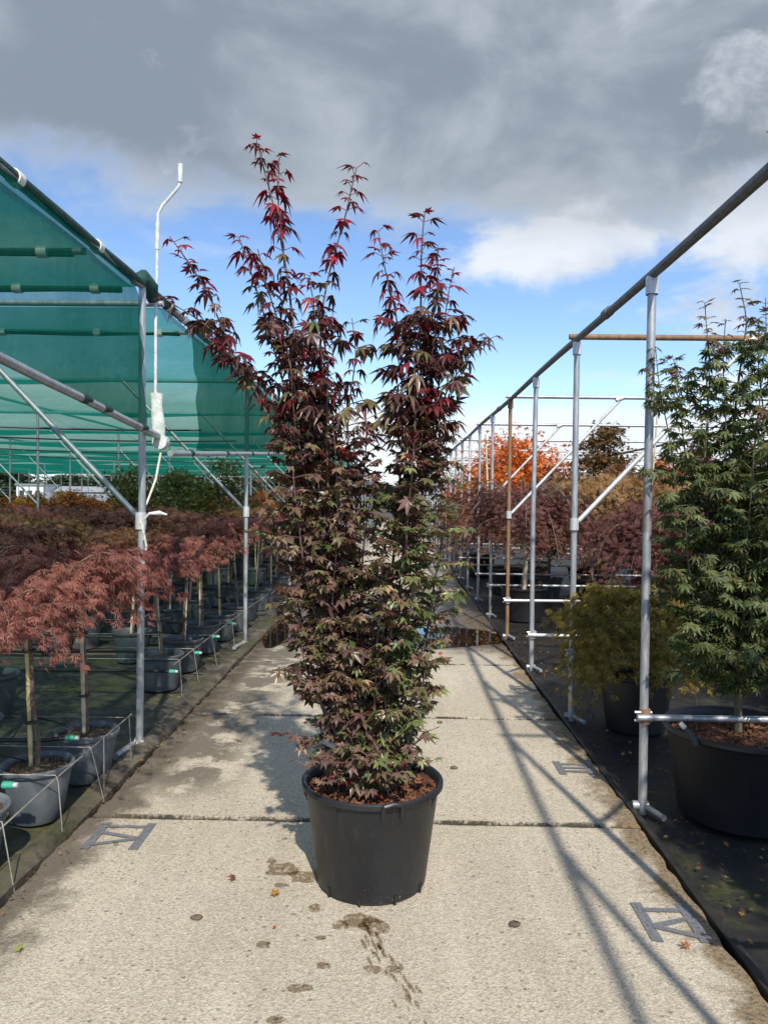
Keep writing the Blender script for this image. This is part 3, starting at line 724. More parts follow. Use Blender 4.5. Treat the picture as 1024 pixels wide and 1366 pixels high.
# net wound round the near rail, with its white clips
rn = vnoise(77)
rr = np.arange(-1.5, 12.0, 0.08)
part(MB().tube([(LX + 0.004 * rn(y * 3, 1), y, LZ + 0.014) for y in rr], [0.0275 + 0.004 * rn(y * 4, 0) for y in rr], 10), 'net_roll', M['net_roll'], house)
for y in (2.95, 3.75, 4.9, 5.25, 5.75, 6.4, 7.1, 8.0, 9.0):
    part(MB().tube([(LX, y - 0.022, LZ + 0.014), (LX, y + 0.022, LZ + 0.014)], 0.034, 12), 'clip', M['clip'], house)
for yy, zz_ in ((3.66, LZ - 0.045), (5.45, LZ - 0.045), (4.30, LZ - 0.045)):
    xx = np.arange(-9, LX - 0.05, 0.1)
    part(MB().tube([(x, yy, zz_ + 0.004 * rn(x * 3, yy)) for x in xx], [0.021 + 0.005 * rn(x * 4, yy, 2) for x in xx], 8), 'net_roll', M['net_roll'], house)
    for x in (-1.75, -2.2, -2.9, -3.8):
        part(MB().tube([(x - 0.025, yy, zz_), (x + 0.025, yy, zz_)], 0.028, 10), 'clip', M['clip'], house)
# bundle of net tied on the post head
MBh = MB().tube([(LX - 0.03, 4.36, LZ + 0.02), (LX, 4.42, LZ + 0.05), (LX + 0.02, 4.5, LZ + 0.02), (LX + 0.02, 4.55, LZ - 0.05)], [0.03, 0.055, 0.05, 0.03], 10)
part(MBh, 'net_roll', M['net_roll'], house)
# slack wires under the roof
for (a, b_, sag) in (((-6.5, 3.2, 2.18), (-1.55, 5.9, 2.02), 0.12), ((-7, 4.2, 2.25), (-1.6, 7.4, 2.05), 0.15), ((-9, 6.5, 2.3), (-1.6, 10.6, 2.1), 0.15), ((-9, 9.5, 2.3), (-1.6, 13.6, 2.15), 0.15)):
    A, B = Vector(a), Vector(b_)
    part(MB().tube([A.lerp(B, t / 16) + Vector((0, 0, -sag * 4 * (t / 16) * (1 - t / 16))) for t in range(17)], 0.008, 6), 'cable', M['hose'], house)

def net_sheet(y0, y1, z0, z1, sag, label, seed, x1=-19.6, x0=LX + 0.0):
    f = vnoise(seed)
    def fn(u, v):
        x = x0 + (x1 - x0) * (u ** 1.6); y = y0 + (y1 - y0) * v
        bay = 0.5 - 0.5 * math.cos(2 * math.pi * (x - LX) / 3.62)
        z = z0 + (z1 - z0) * v - min(1.0, 0.15 + (x0 - x) / 0.9) * sag * 4 * v * (1 - v) * (0.65 + 0.35 * bay) + 0.022 * f(x * 1.2, y * 1.8) * min(1, 6 * v * (1 - v) + 0.15)
        return (x, y, z)
    o = MB().grid(fn, 60, 14).build('shade_net', M['net'])
    tag(o, label, 'net', 'shade nets of the roof'); return o
zt = LZ - 0.012
net_sheet(-1.5, 3.66, zt, zt - 0.02, 0.10, 'green roof net nearest the camera, above the front posts', 201)
net_sheet(3.66, 4.30, zt - 0.02, zt - 0.02, 0.03, 'narrow green roof net strip just in front of the cranked post', 202)
net_sheet(4.74, 5.45, zt - 0.03, zt - 0.03, 0.05, 'narrow green roof net strip just behind the cranked post', 203)
net_sheet(5.45, ly[3] + 0.24, zt - 0.03, zt - 0.03, 0.16, 'slack green roof net in the bay behind the cranked post', 204)
names = ['second', 'third', 'fourth', 'fifth', 'sixth', 'seventh', 'eighth', 'ninth', 'tenth', 'eleventh']
for j, k in enumerate(range(3, 13)):
    net_sheet(ly[k] + 0.26, ly[k + 1] + 0.22, zt - 0.03, zt - 0.03, 0.17 + 0.05 * frng.random(), 'slack green roof net, %s full bay behind the cranked post' % names[j], 210 + k)

def side_net(y0, y1, ybot0, ybot1, bar0, bar1, label, seed, barlabel, clip_ys):
    """net hanging from the rail down to a tube at its hem"""
    root = empty('side_net', (LX + 0.05, (y0 + y1) / 2, 0)); tag(root, label, 'net')
    f = vnoise(seed)
    def fn(u, v):
        yt = y0 + (y1 - y0) * u; yb = ybot0 + (ybot1 - ybot0) * u
        s_ = v ** 0.9
        y = yt + (yb - yt) * s_
        zb = bar0[1] + (bar1[1] - bar0[1]) * (y - bar0[0]) / (bar1[0] - bar0[0])
        z = LZ + 0.03 + (zb - LZ - 0.03) * v
        edge = math.exp(-((u if seed == 2 else 1 - u) / 0.06) ** 2)
        x = LX + 0.045 + 0.020 * f(y * 2.0, z * 1.2) * (0.1 + v * (1 - v) * 4) - 0.040 * (1 - v) ** 6 + 0.010 * edge * math.sin(v * 17 + 3 * f(v * 3, 1))
        return (x, y + 0.012 * edge * f(z * 4, 3), z)
    part(MB().grid(fn, 90, 30), 'net', M['side_net'], root)
    n = 26
    pts = []
    for i in range(n + 1):
        t = i / n; y = bar0[0] + (bar1[0] - bar0[0]) * t
        pts.append((LX + 0.05, y, bar0[1] + (bar1[1] - bar0[1]) * t + 0.004 * f(y * 2, 0)))
    part(MB().tube(pts, 0.020, 12), 'hem_tube', M['galv'], root)
    for yy in clip_ys:
        t = (yy - bar0[0]) / (bar1[0] - bar0[0]); z = bar0[1] + (bar1[1] - bar0[1]) * t
        part(MB().tube([(LX + 0.05, yy - 0.05, z + 0.003), (LX + 0.05, yy, z + 0.005), (LX + 0.05, yy + 0.05, z + 0.003)], [0.021, 0.025, 0.0215], 10), 'strap', M['net_roll'], root)
    return root
side_net(-1.0, 4.24, -1.0, 4.36, (-1.0, 2.28), (4.60, 1.865), 'green side net hanging down to a tube in front of the cranked post', 1, '', (2.2, 3.5, 3.75, 4.3))
side_net(5.30, 11.6, 5.48, 11.2, (4.82, 1.775), (11.4, 2.16), 'green side net hanging between the cranked post and the tall maple', 2, '', (5.3, 6.4, 7.5, 8.4))

cr = empty('crank_rod', (-1.44, 4.60, 1.83)); tag(cr, 'white winding rod with bent handle standing up beside the shade house post', 'crank')
MB().tube([(-0.055, 0, 0.02), (-0.058, 0, 0.7), (-0.05, 0, 1.32), (-0.046, 0, 1.40), (-0.02, 0, 1.45), (0.06, 0, 1.54), (0.082, 0, 1.57), (0.087, 0, 1.62)], 0.0095, 10).build('rod', M['white_metal'], cr)
MB().tube([(-0.052, 0, 1.18), (-0.050, 0, 1.34)], 0.013, 10).build('collar', M['white_metal'], cr)
MB().tube([(0.086, 0, 1.59), (0.088, 0, 1.70)], 0.015, 12).build('handle', M['white_metal'], cr)
sl = vnoise(8)
MB().grid(lambda u, v: (-0.052 + 0.012 * v * 0 + (0.040 + 0.006 * sl(v * 4, u * 2)) * math.cos(2 * math.pi * u) + 0.02 * (1 - v), 0.03 * math.sin(2 * math.pi * u), 0.0 + 0.30 * v), 24, 20).build('sleeve', M['white_cloth'], cr)
MB().tube([(-0.02, -0.035, 0.0), (-0.02, 0.035, 0.0)], 0.045, 14).build('gear_box', M['white_cloth'], cr)
cd = MB().tube([(-1.455, 4.60, 1.80), (-1.475, 4.55, 1.6), (-1.50, 4.46, 1.45), (-1.545, 4.43, 1.38), (-1.50, 4.38, 1.33), (-1.475, 4.39, 1.2), (-1.49, 4.39, 1.10)], 0.007, 8)
o = cd.build('cord', M['cord']); tag(o, 'pale cord tied round the shade house post below the crank', 'cord')
o = MB().tube([(-1.49, 4.385, 1.24), (-1.485, 4.37, 1.36), (-1.45, 4.36, 1.395), (-1.39, 4.36, 1.40), (-1.345, 4.36, 1.39)], [0.006, 0.006, 0.008, 0.014, 0.004], 8).build('cable_tie', M['white_metal'])
tag(o, 'white strap end sticking out from the shade house post', 'strap')

# ================================================================== PLANTS
def smooth_path(pts, step=0.025):
    P = [np.array(p, float) for p in pts]
    P = [2 * P[0] - P[1]] + P + [2 * P[-1] - P[-2]]
    out = []
    for i in range(1, len(P) - 2):
        a, b, c, d = P[i - 1:i + 3]
        n = max(2, int(np.linalg.norm(c - b) / step))
        for k in range(n):
            t = k / n
            out.append(0.5 * ((2 * b) + (c - a) * t + (2 * a - 5 * b + 4 * c - d) * t * t + (3 * b - a - 3 * c + d) * t ** 3))
    out.append(P[-2]); return out
def grow(stems, seed, colour, twig_len, leaf_size, node=0.045, ntmpl=3, droop=0.45, tmpl=None, step=0.03):
    """stems: (points, r0, r1, first leafy fraction). Opposite pairs of leaves and short leafy twigs along each stem."""
    r = np.random.default_rng(seed)
    if tmpl is None: tmpl = lambda p, f, r: int(r.integers(ntmpl))
    L = Leaves(); wood = []; shoots = MB()
    for pts, r0, r1, f0 in stems:
        path_ = smooth_path(pts); n = len(path_)
        rr = [r0 + (r1 - r0) * (i / (n - 1)) ** 0.8 for i in range(n)]
        jit = vnoise(int(r.integers(1e6)))
        path_ = [p + np.array([0.006 * jit(p[2] * 5, 0), 0.006 * jit(p[2] * 5, 3), 0]) * min(1, i / 8) for i, p in enumerate(path_)]
        wood.append(MB().tube(path_[::2] + [path_[-1]], [rr[i] for i in list(range(0, n, 2)) + [n - 1]], 7))
        phi = r.uniform(0, 6.28); acc = 0.0
        for i in range(1, n):
            acc += np.linalg.norm(path_[i] - path_[i - 1]); f = i / (n - 1)
            if f < f0 or acc < (node(path_[i]) if callable(node) else node) * r.uniform(0.7, 1.35): continue
            acc = 0; phi += math.pi / 2 + r.normal(0, 0.25)
            p = path_[i]; tip = f > 0.93
            tl = twig_len(p, f, r)
            for sgn in (0, math.pi):
                a = phi + sgn + r.normal(0, 0.15)
                out = np.array([math.cos(a), math.sin(a), 0.0])
                if tl > 0.05:
                    ln = tl * r.uniform(0.5, 1.25)
                    if r.random() < 0.12: continue
                    up = r.uniform(0.2, 0.9)
                    m = max(2, int(ln / step)); q = p.copy(); d = out * 1.0 + np.array([0, 0, up]); d /= np.linalg.norm(d)
                    tw = [q.copy()]; tphi = r.uniform(0, 6.28)
                    for j in range(m):
                        q = q + d * (ln / m); d = d + np.array([r.normal(0, 0.1), r.normal(0, 0.1), -0.06]); d /= np.linalg.norm(d)
                        tw.append(q.copy())
                        if j == 0 and m > 3: continue
                        side = np.cross(d, [0, 0, 1.0]); side /= np.linalg.norm(side) + 1e-9
                        for s2 in (-1, 1):
                            if r.random() < 0.18: continue
                            ld = side * s2 * 0.8 + d * r.uniform(0.1, 0.6) + np.array([0, 0, -droop * r.uniform(0.2, 1.5)]) + r.normal(0, 0.15, 3)
                            upv = np.array([0, 0, 1.0]) + r.normal(0, 0.35, 3) + ld * 0.2
                            sz = leaf_size(p, f, r)
                            L.add(q + ld / np.linalg.norm(ld) * sz * 0.35, ld, upv, sz, tmpl(p, f, r), colour(q, f, r))
                    ld = d + np.array([0, 0, -droop]); L.add(q, ld, np.array([0, 0, 1.0]) + r.normal(0, 0.3, 3), leaf_size(p, f, r), tmpl(p, f, r), colour(q, f, r))
                    shoots.tube(tw, [0.0022] * (len(tw) - 1) + [0.001], 4, caps=False)
                else:
                    pet = r.uniform(0.015, 0.04)
                    pd = out + np.array([0, 0, 0.5])
                    q = p + pd / np.linalg.norm(pd) * pet
                    ld = out * r.uniform(0.7, 1.1) + np.array([0, 0, -droop * r.uniform(0.0, 1.2) if not tip else r.uniform(-0.4, 0.7)]) + r.normal(0, 0.12, 3)
                    L.add(q, ld, np.array([0, 0, 1.0]) + out * 0.2 + r.normal(0, 0.16, 3), leaf_size(p, f, r) * (0.8 if tip else 1), tmpl(p, f, r), colour(p, f, r))
                    shoots.tube([p, q], 0.0013, 4, caps=False)
    return L, wood, shoots

def leaf_parts(parent, L, mat, templates, count, score, palette):
    """the most exposed leaves become parts of their own; returns the remaining records"""
    order = sorted(range(len(L.rec)), key=lambda i: -score(L.rec[i]))
    pick = set(order[:count]); cache = {}
    for i in order[:count]:
        pos, d, up, s, t, col = L.rec[i]
        c = min(range(len(palette)), key=lambda j: sum((palette[j][m] - col[m]) ** 2 for m in range(3)))
        if (t, c) not in cache:
            V, T = templates[t]
            cache[(t, c)] = fast_mesh('leaf', V, T, np.tile(np.array([*palette[c], 1.0]), (len(V), 1)), mat)
        Mx = Leaves.frame(d, up) * s
        o = link('leaf', cache[(t, c)], parent)
        m4 = Matrix.Identity(4)
        for a in range(3):
            for b in range(3): m4[a][b] = Mx[a, b]
            m4[a][3] = pos[a]
        o.matrix_local = m4
    return [L.rec[i] for i in range(len(L.rec)) if i not in pick]

def pot_profile(R, r, h, lip=0.014, wall=0.006, roll=0.012):
    return [(0.001, 0.004), (r - 0.01, 0.004), (r, 0.012), (r + (R - r) * 0.93, h - 0.035), (R - 0.003, h - 0.034), (R + lip * 0.5, h - 0.030), (R + lip, h - 0.022), (R + lip, h - 0.006), (R + lip * 0.5, h),
            (R, h - 0.002), (R - wall, h - 0.012), (R - wall - 0.004, h - 0.05), (R - wall - 0.012, h - 0.10)]
def soil_disc(R, z, seed, amp=0.008, heap=0.012):
    f = vnoise(seed)
    return MB().grid(lambda u, v: ((R * v) * math.cos(2 * math.pi * u), (R * v) * math.sin(2 * math.pi * u),
                     z + heap * (1 - v * v) + amp * f(R * v * math.cos(2 * math.pi * u) * 18, R * v * math.sin(2 * math.pi * u) * 18)), 36, 12)
def chips(R, z, n, seed, size=0.012, heap=0.012):
    r = np.random.default_rng(seed); b = MB()
    for _ in range(n):
        rho = R * math.sqrt(r.random()); a = r.uniform(0, 6.28)
        c = Vector((rho * math.cos(a), rho * math.sin(a), z + heap * (1 - (rho / R) ** 2) + r.uniform(0.002, 0.010)))
        d = Vector(r.normal(size=3)); d.z *= 0.35; d.normalize(); e = d.cross(Vector(r.normal(size=3))).normalized(); g_ = d.cross(e)
        l, w, t = size * r.uniform(0.6, 1.8), size * r.uniform(0.25, 0.5), size * 0.16
        v = [c + d * l * i + e * w * j + g_ * t * k for i in (-1, 1) for j in (-1, 1) for k in (-1, 1)]
        b.add(v, [(0, 1, 3, 2), (4, 6, 7, 5), (0, 4, 5, 1), (2, 3, 7, 6), (0, 2, 6, 4), (1, 5, 7, 3)])
    return b

# ------------------------------------------------------------------ the tall bronze maple in the middle of the path
PX, PY = -0.085, 2.93
main = empty('potted_maple', (PX, PY, 0))
tag(main, 'tall narrow red and bronze maple in a large black pot standing on the path', 'potted tree')
pot = MB().lathe(pot_profile(0.262, 0.212, 0.405, 0.015, 0.007), 72).build('pot', M['main_pot'], main)
# carrying handle moulded on the rim, and foot slots
h0 = rad(-90 + 17)
def polar(R, a, z): return (R * math.cos(a), R * math.sin(a), z)
hd = MB(); hd.tube([polar(0.272, h0 - 0.13, 0.345), polar(0.281, h0 - 0.125, 0.385), polar(0.285, h0 - 0.11, 0.402), polar(0.288, h0, 0.409), polar(0.285, h0 + 0.11, 0.402), polar(0.281, h0 + 0.125, 0.385), polar(0.272, h0 + 0.13, 0.345)], [0.004, 0.009, 0.010, 0.010, 0.010, 0.009, 0.004], 8)
hd.build('handle', M['black_pot'], pot)
h1 = rad(90 + 17)
MB().tube([polar(0.272, h1 - 0.13, 0.345), polar(0.285, h1 - 0.11, 0.402), polar(0.288, h1, 0.409), polar(0.285, h1 + 0.11, 0.402), polar(0.272, h1 + 0.13, 0.345)], [0.004, 0.010, 0.010, 0.010, 0.004], 8).build('handle', M['black_pot'], pot)
for a in range(10):
    an = rad(36 * a - 100)
    MB().tube([polar(0.2115, an, 0.006), polar(0.2165, an, 0.04)], [0.007, 0.004], 6).build('foot_rib', M['hose'], pot)
for a in (-118, -160, -30, 20):
    MB().tube([polar(0.262, rad(a), 0.345), polar(0.272, rad(a), 0.378)], [0.002, 0.005], 6).build('rib', M['black_pot'], pot)
so = soil_disc(0.252, 0.357, 12).build('soil', M['bark_mulch'], main)
c_ = chips(0.245, 0.360, 700, 4).build('bark_chips', M['chips'], so, smooth=False); c_['kind'] = 'stuff'

def st(pts, r0, r1, f0, dy0=0.0, dy1=0.0):
    n = len(pts) - 1
    return ([(x - PX, dy0 + (dy1 - dy0) * i / n, z) for i, (x, z) in enumerate(pts)], r0, r1, f0)
STEMS = [
 st([(-.10, .37), (-.14, .81), (-.22, 1.16), (-.31, 1.54), (-.37, 1.92), (-.41, 2.18), (-.45, 2.47), (-.50, 2.66), (-.555, 2.85)], .013, .0025, .12, 0, -.05),
 st([(-.45, 2.45), (-.475, 2.65), (-.48, 2.83)], .004, .0018, .2, -.03, 0.0),
 st([(-.12, .37), (-.17, .92), (-.23, 1.40), (-.30, 1.80), (-.32, 2.12), (-.28, 2.42), (-.22, 2.65), (-.18, 2.82)], .012, .0022, .12, .05, .10),
 st([(-.12, .37), (-.21, .86), (-.32, 1.28), (-.41, 1.63), (-.52, 1.86), (-.64, 2.06), (-.73, 2.27), (-.83, 2.42), (-.87, 2.47)], .011, .002, .12, -.05, -.12),
 st([(-.52, 1.85), (-.62, 2.01), (-.73, 2.15), (-.90, 2.26)], .005, .0018, .1, -.08, -.02),
 st([(-.35, 1.57), (-.46, 1.98), (-.55, 2.27), (-.62, 2.47), (-.655, 2.55)], .006, .002, .05, -.02, .12),
 st([(-.37, 1.75), (-.42, 2.05), (-.50, 2.30), (-.53, 2.42)], .005, .0018, .05, -.06, -.14),
 st([(-.20, 1.40), (-.20, 1.81), (-.18, 2.07), (-.20, 2.23)], .005, .002, .05, .05, .12),
 st([(-.18, 1.34), (-.13, 1.63), (-.12, 1.80)], .004, .002, .05, .0, -.08),
 st([(-.34, 1.5), (-.36, 1.85), (-.33, 2.15), (-.36, 2.38)], .005, .002, .05, .0, .05),
 st([(-.08, .37), (-.02, .87), (.03, 1.34), (.08, 1.81), (.08, 2.16), (.08, 2.42), (.09, 2.59)], .013, .0025, .12, .0, -.03),
 st([(-.08, .37), (-.04, .93), (.0, 1.46), (.01, 1.92), (-.01, 2.22), (-.06, 2.42), (-.09, 2.58)], .010, .002, .12, .06, .12),
 st([(.03, 1.34), (.13, 1.81), (.17, 2.13), (.19, 2.30), (.21, 2.42)], .006, .002, .03, .0, .06),
 st([(.05, 1.55), (.10, 1.85), (.13, 2.1), (.14, 2.45)], .005, .002, .03, .0, -.08),
 st([(.07, 1.58), (.16, 1.87), (.26, 2.04), (.34, 2.11)], .005, .002, .08, -.02, -.08),
 st([(.09, 1.46), (.16, 1.66), (.22, 1.77)], .003, .0015, .1, .02, .1),
 st([(-.13, .37), (-.29, .72), (-.38, 1.10), (-.46, 1.39), (-.52, 1.60)], .009, .002, .15, -.03, -.1),
 st([(-.05, .37), (.08, .81), (.14, 1.11), (.18, 1.43), (.19, 1.58)], .009, .002, .15, .0, -.08),
 st([(-.13, .39), (-.28, .54), (-.42, .60)], .005, .0018, .1, -.04, -.12),
 st([(-.12, .39), (-.22, .50), (-.33, .52)], .004, .0018, .1, -.05, -.2),
 st([(-.08, .39), (.03, .51), (.13, .62)], .005, .0018, .1, -.03, -.1),
 st([(-.09, .39), (-.03, .50), (.05, .54)], .004, .0018, .05, -.06, -.22),
 st([(-.10, .39), (-.14, .52), (-.16, .62)], .004, .0018, .05, -.06, -.2),
 st([(-.12, .37), (-.26, .95), (-.38, 1.33), (-.43, 1.57)], .008, .002, .15, .06, .14),
 st([(-.06, .37), (.01, .72), (.12, .96), (.18, 1.17)], .008, .002, .15, .05, .1),
 st([(-.10, .37), (-.14, 1.04), (-.12, 1.40), (-.09, 1.57)], .009, .002, .18, .0, -.12),
 st([(-.11, .37), (-.2, .8), (-.27, 1.2), (-.30, 1.6)], .009, .002, .15, -.08, -.16),
 st([(-.07, .37), (.0, .8), (.06, 1.15), (.09, 1.5)], .009, .002, .15, -.06, -.16),
 st([(-.11, .37), (-.17, .75), (-.30, 1.05), (-.36, 1.35), (-.40, 1.75)], .008, .002, .12, -.1, -.18),
 st([(-.11, .37), (-.20, .70), (-.24, 1.05), (-.22, 1.4), (-.24, 1.75)], .008, .002, .12, -.1, -.2),
 st([(-.09, .37), (-.08, .70), (-.02, 1.0), (.03, 1.3), (.05, 1.7)], .008, .002, .12, -.1, -.2),
 st([(-.10, .37), (-.08, .75), (-.07, 1.05), (-.05, 1.35)], .008, .002, .12, -.12, -.22),
 st([(-.08, .37), (.02, .60), (.10, .80), (.13, 1.0)], .007, .002, .12, -.1, -.2),
 st([(-.12, .37), (-.24, .66), (-.33, .86), (-.36, 1.05)], .007, .002, .12, -.1, -.18),
 st([(-.30, 1.4), (-.38, 1.75), (-.40, 2.0)], .005, .002, .05, -.1, -.16),
 st([(-.25, 1.4), (-.27, 1.75), (-.26, 2.0)], .005, .002, .05, -.12, -.14),
 st([(.03, 1.4), (.06, 1.7), (.05, 2.05)], .005, .002, .05, -.12, -.14),
 st([(.05, 1.3), (.11, 1.6), (.13, 1.9)], .005, .002, .05, .08, .12),
 st([(-.10, .39), (-.16, .50), (-.24, .55)], .004, .0018, .05, -.08, -.24),
 st([(-.09, .39), (-.10, .50), (-.10, .58)], .004, .0018, .05, -.10, -.27),
 st([(-.08, .39), (-.02, .48), (.04, .50)], .004, .0018, .05, -.10, -.27),
 st([(-.08, .39), (.04, .50), (.12, .52)], .004, .0018, .05, -.05, -.16),
 st([(-.11, .39), (-.25, .50), (-.36, .56)], .004, .0018, .05, -.02, -.06),
 st([(-.10, .39), (-.18, .46), (-.26, .47)], .004, .0018, .05, -.10, -.26),
 st([(-.08, .45), (.02, .60), (.12, .72)], .005, .0018, .05, .0, -.04),
 st([(-.09, .45), (-.04, .60), (.02, .72)], .005, .0018, .05, -.08, -.2),
 st([(-.10, .45), (-.14, .62), (-.20, .70)], .005, .0018, .05, -.08, -.2),
]
RED, DRED, MAROON, BRONZE, PURP, TAN, GREEN, LGREEN, OLIVE = ((.24, .018, .030), (.115, .016, .020), (.066, .028, .023), (.175, .115, .075), (.145, .085, .074), (.34, .235, .135), (.092, .118, .042), (.17, .20, .075), (.130, .108, .050))
PAL = [RED, DRED, MAROON, BRONZE, PURP, TAN, GREEN, LGREEN, OLIVE]
def pickw(r, opts):
    w = np.array([o[1] for o in opts], float); i = int(r.choice(len(opts), p=w / w.sum())); k = r.uniform(0.75, 1.3)
    return tuple(c * k for c in opts[i][0])
def main_col(p, f, r):
    z = p[2]; x = p[0] + PX
    if z > 2.5 or (f > 0.84 and z > 2.25): return pickw(r, [(RED, 6), (DRED, 4), (MAROON, 1)])
    if z > 1.5 + 0.35 * r.random(): return pickw(r, [(MAROON, 6.5), (DRED, 2.8), (OLIVE, 2.2), (RED, 0.7), (PURP, 1.2), (BRONZE, .5)])
    g_ = min(1, max(0, (x + 0.14) / 0.20)) * min(1, max(0, (1.75 - z) / 0.4))
    t_ = 1.6 if (x < -.32 and 1.0 < z < 1.75) else 0.5
    if z < 0.72: return pickw(r, [(PURP, 4), (DRED, .4), (BRONZE, 3), (GREEN, 1.5 + 3 * g_), (LGREEN, 1 + 3 * g_)])
    return pickw(r, [(MAROON, 1.6 * (1 - .7 * g_)), (BRONZE, 3.6 * (1 - .5 * g_)), (PURP, 2.0 * (1 - .7 * g_)), (TAN, t_ * .5), (OLIVE, 3.0), (GREEN, .5 + 5 * g_), (LGREEN, .15 + 2.2 * g_)])
def main_twig(p, f, r):
    z = p[2]
    if z > 2.2 or f > 0.88: return 0.0
    if z > 1.75: return 0.085 if r.random() < (0.5 if p[0] + PX > -.45 else 0.15) else 0.0
    if z < 0.70: return 0.07 if (z > 0.6 or r.random() < 0.6) else 0.05
    return 0.105 if z < 1.40 else 0.078
L, wood, shoots = grow(STEMS, 31, main_col, main_twig, lambda p, f, r: r.uniform(0.034, 0.068) if p[2] > 1.75 else float(np.clip(r.lognormal(-3.42, 0.26), 0.018, 0.052)), node=lambda p: 0.025 if p[2] > 1.75 else 0.023,
                       tmpl=lambda p, f, r: int(r.choice([3, 4, 1])) if p[2] > 1.7 else int(r.choice([0, 1, 2])), step=0.018)
print('main leaves', len(L.rec))
for w_ in wood: w_.build('stem', M['stem'], main)
q_ = shoots.build('twigs', M['shoot'], main); q_['kind'] = 'stuff'
TM = [PALM5, PALM5B, PALM5C, PALMD, PALME]
srt = np.random.default_rng(3)
rest = leaf_parts(main, L, M['leaf_gloss'], TM, 300, lambda q: q[3] * 14 + (0.8 if q[0][2] > 1.95 else 0) - q[0][1] * 2.5 + srt.random() * 0.3, PAL)
fo = link('foliage', L.mesh('foliage', M['leaf_gloss'], TM, rest), main); fo['kind'] = 'stuff'

# ------------------------------------------------------------------ the tall green maple in the big pot on the +x side
def green_col(p, f, r):
    if f > 0.9 and p[2] > 1.9: return pickw(r, [((.13, .05, .035), 3), ((.10, .07, .03), 3), (OLIVE, 2)])
    return pickw(r, [((.058, .082, .026), 5), ((.095, .125, .042), 4), ((.14, .165, .058), 1.8), ((.085, .085, .026), 1.5), ((.16, .06, .02), .12)])
def green_twig(p, f, r):
    z = p[2]
    if z > 2.3 or f > 0.93: return 0.0
    if z > 1.65: return 0.10 if r.random() < 0.75 else 0.0
    return 0.17
GX, GY = 1.67, 3.62
def sg(pts, r0, r1, f0, dy): return ([(x - GX, dy * i / (len(pts) - 1), z) for i, (x, z) in enumerate(pts)], r0, r1, f0)
GST = [sg([(1.65, .40), (1.64, 1.03), (1.60, 1.76), (1.63, 2.19), (1.65, 2.37), (1.61, 2.54)], .020, .002, .2, .0),
       sg([(1.64, .6), (1.53, .96), (1.46, 1.57), (1.46, 2.04), (1.44, 2.29), (1.42, 2.43)], .009, .002, .15, -.08),
       sg([(1.64, .6), (1.46, .92), (1.36, 1.39), (1.30, 1.75), (1.24, 2.04), (1.21, 2.24)], .008, .0018, .2, -.02),
       sg([(1.66, .6), (1.74, 1.03), (1.77, 1.76), (1.74, 2.19), (1.75, 2.40)], .009, .002, .15, .1),
       sg([(1.66, .6), (1.89, 1.03), (1.94, 1.76), (1.90, 2.30)], .008, .002, .15, .0),
       sg([(1.64, .6), (1.46, .84), (1.36, 1.17), (1.32, 1.46)], .007, .002, .2, -.15),
       sg([(1.65, .6), (1.55, 1.0), (1.50, 1.4), (1.52, 1.9), (1.52, 2.2)], .008, .002, .15, .14),
       sg([(1.65, .6), (1.63, .9), (1.60, 1.3), (1.58, 1.75)], .008, .002, .12, -.25),
       sg([(1.66, .6), (1.80, .95), (1.83, 1.35), (1.84, 1.8), (1.84, 2.1)], .008, .002, .12, -.2),
       sg([(1.65, .55), (1.52, .72), (1.40, .86), (1.34, .98)], .006, .002, .2, -.18),
       sg([(1.66, .55), (1.78, .75), (1.92, .9), (1.98, 1.1)], .006, .002, .15, -.15),
       sg([(1.65, .6), (1.66, .85), (1.68, 1.2), (1.70, 1.6), (1.68, 2.0)], .008, .002, .1, -.22),
       sg([(1.64, .9), (1.55, 1.4), (1.53, 1.9), (1.50, 2.15), (1.49, 2.34)], .006, .002, .1, -.15),
       sg([(1.64, 1.0), (1.66, 1.5), (1.70, 2.0), (1.71, 2.28), (1.69, 2.45)], .006, .002, .1, -.1),
       sg([(1.60, 1.0), (1.44, 1.5), (1.38, 1.8), (1.36, 2.05), (1.34, 2.2)], .006, .002, .1, .1),
       sg([(1.66, 1.0), (1.80, 1.5), (1.82, 1.9), (1.82, 2.2), (1.83, 2.42)], .006, .002, .1, .1),
       sg([(1.62, .55), (1.50, .66), (1.42, .72), (1.36, .74)], .005, .002, .2, -.05),
       sg([(1.64, .55), (1.60, .68), (1.55, .78), (1.52, .80)], .005, .002, .2, -.25),
       sg([(1.66, .55), (1.72, .68), (1.76, .76), (1.78, .78)], .005, .002, .2, -.26),
       sg([(1.66, .55), (1.80, .66), (1.92, .70), (2.0, .72)], .005, .002, .2, -.1)]
GL, gwood, gshoots = grow(GST, 57, green_col, green_twig, lambda p, f, r: r.uniform(0.034, 0.056), node=0.029, ntmpl=2, droop=0.7, step=0.025)
print('green leaves', len(GL.rec))
GT = [PALM7, PALM7B]
big_pot = MB().lathe(pot_profile(0.345, 0.285, 0.43, 0.016, 0.008), 64).mesh('pot', M['black_pot'])
big_soil = soil_disc(0.333, 0.375, 5).mesh('soil', M['bark_mulch'])
big_chips = chips(0.32, 0.378, 500, 6).mesh('bark_chips', M['chips'], False)
gw = [w_.mesh('stem', M['bark_green']) for w_ in gwood]; gs = gshoots.mesh('twigs', M['bark_green'])
green = empty('potted_maple', (GX, GY, 0)); tag(green, 'tall green maple in a very large black pot behind the nearest tube post', 'potted tree')
gp = link('pot', big_pot, green)
MB().tube([(-0.30, -0.21, 0.40), (-0.33, -0.19, 0.455), (-0.345, -0.185, 0.47)], [0.016, 0.014, 0.010], 8).build('handle', M['black_pot'], gp)
MB().tube([(-0.345, -0.185, 0.468), (-0.365, -0.178, 0.488)], 0.012, 8).build('drip_fitting', M['grey_plastic'], gp)
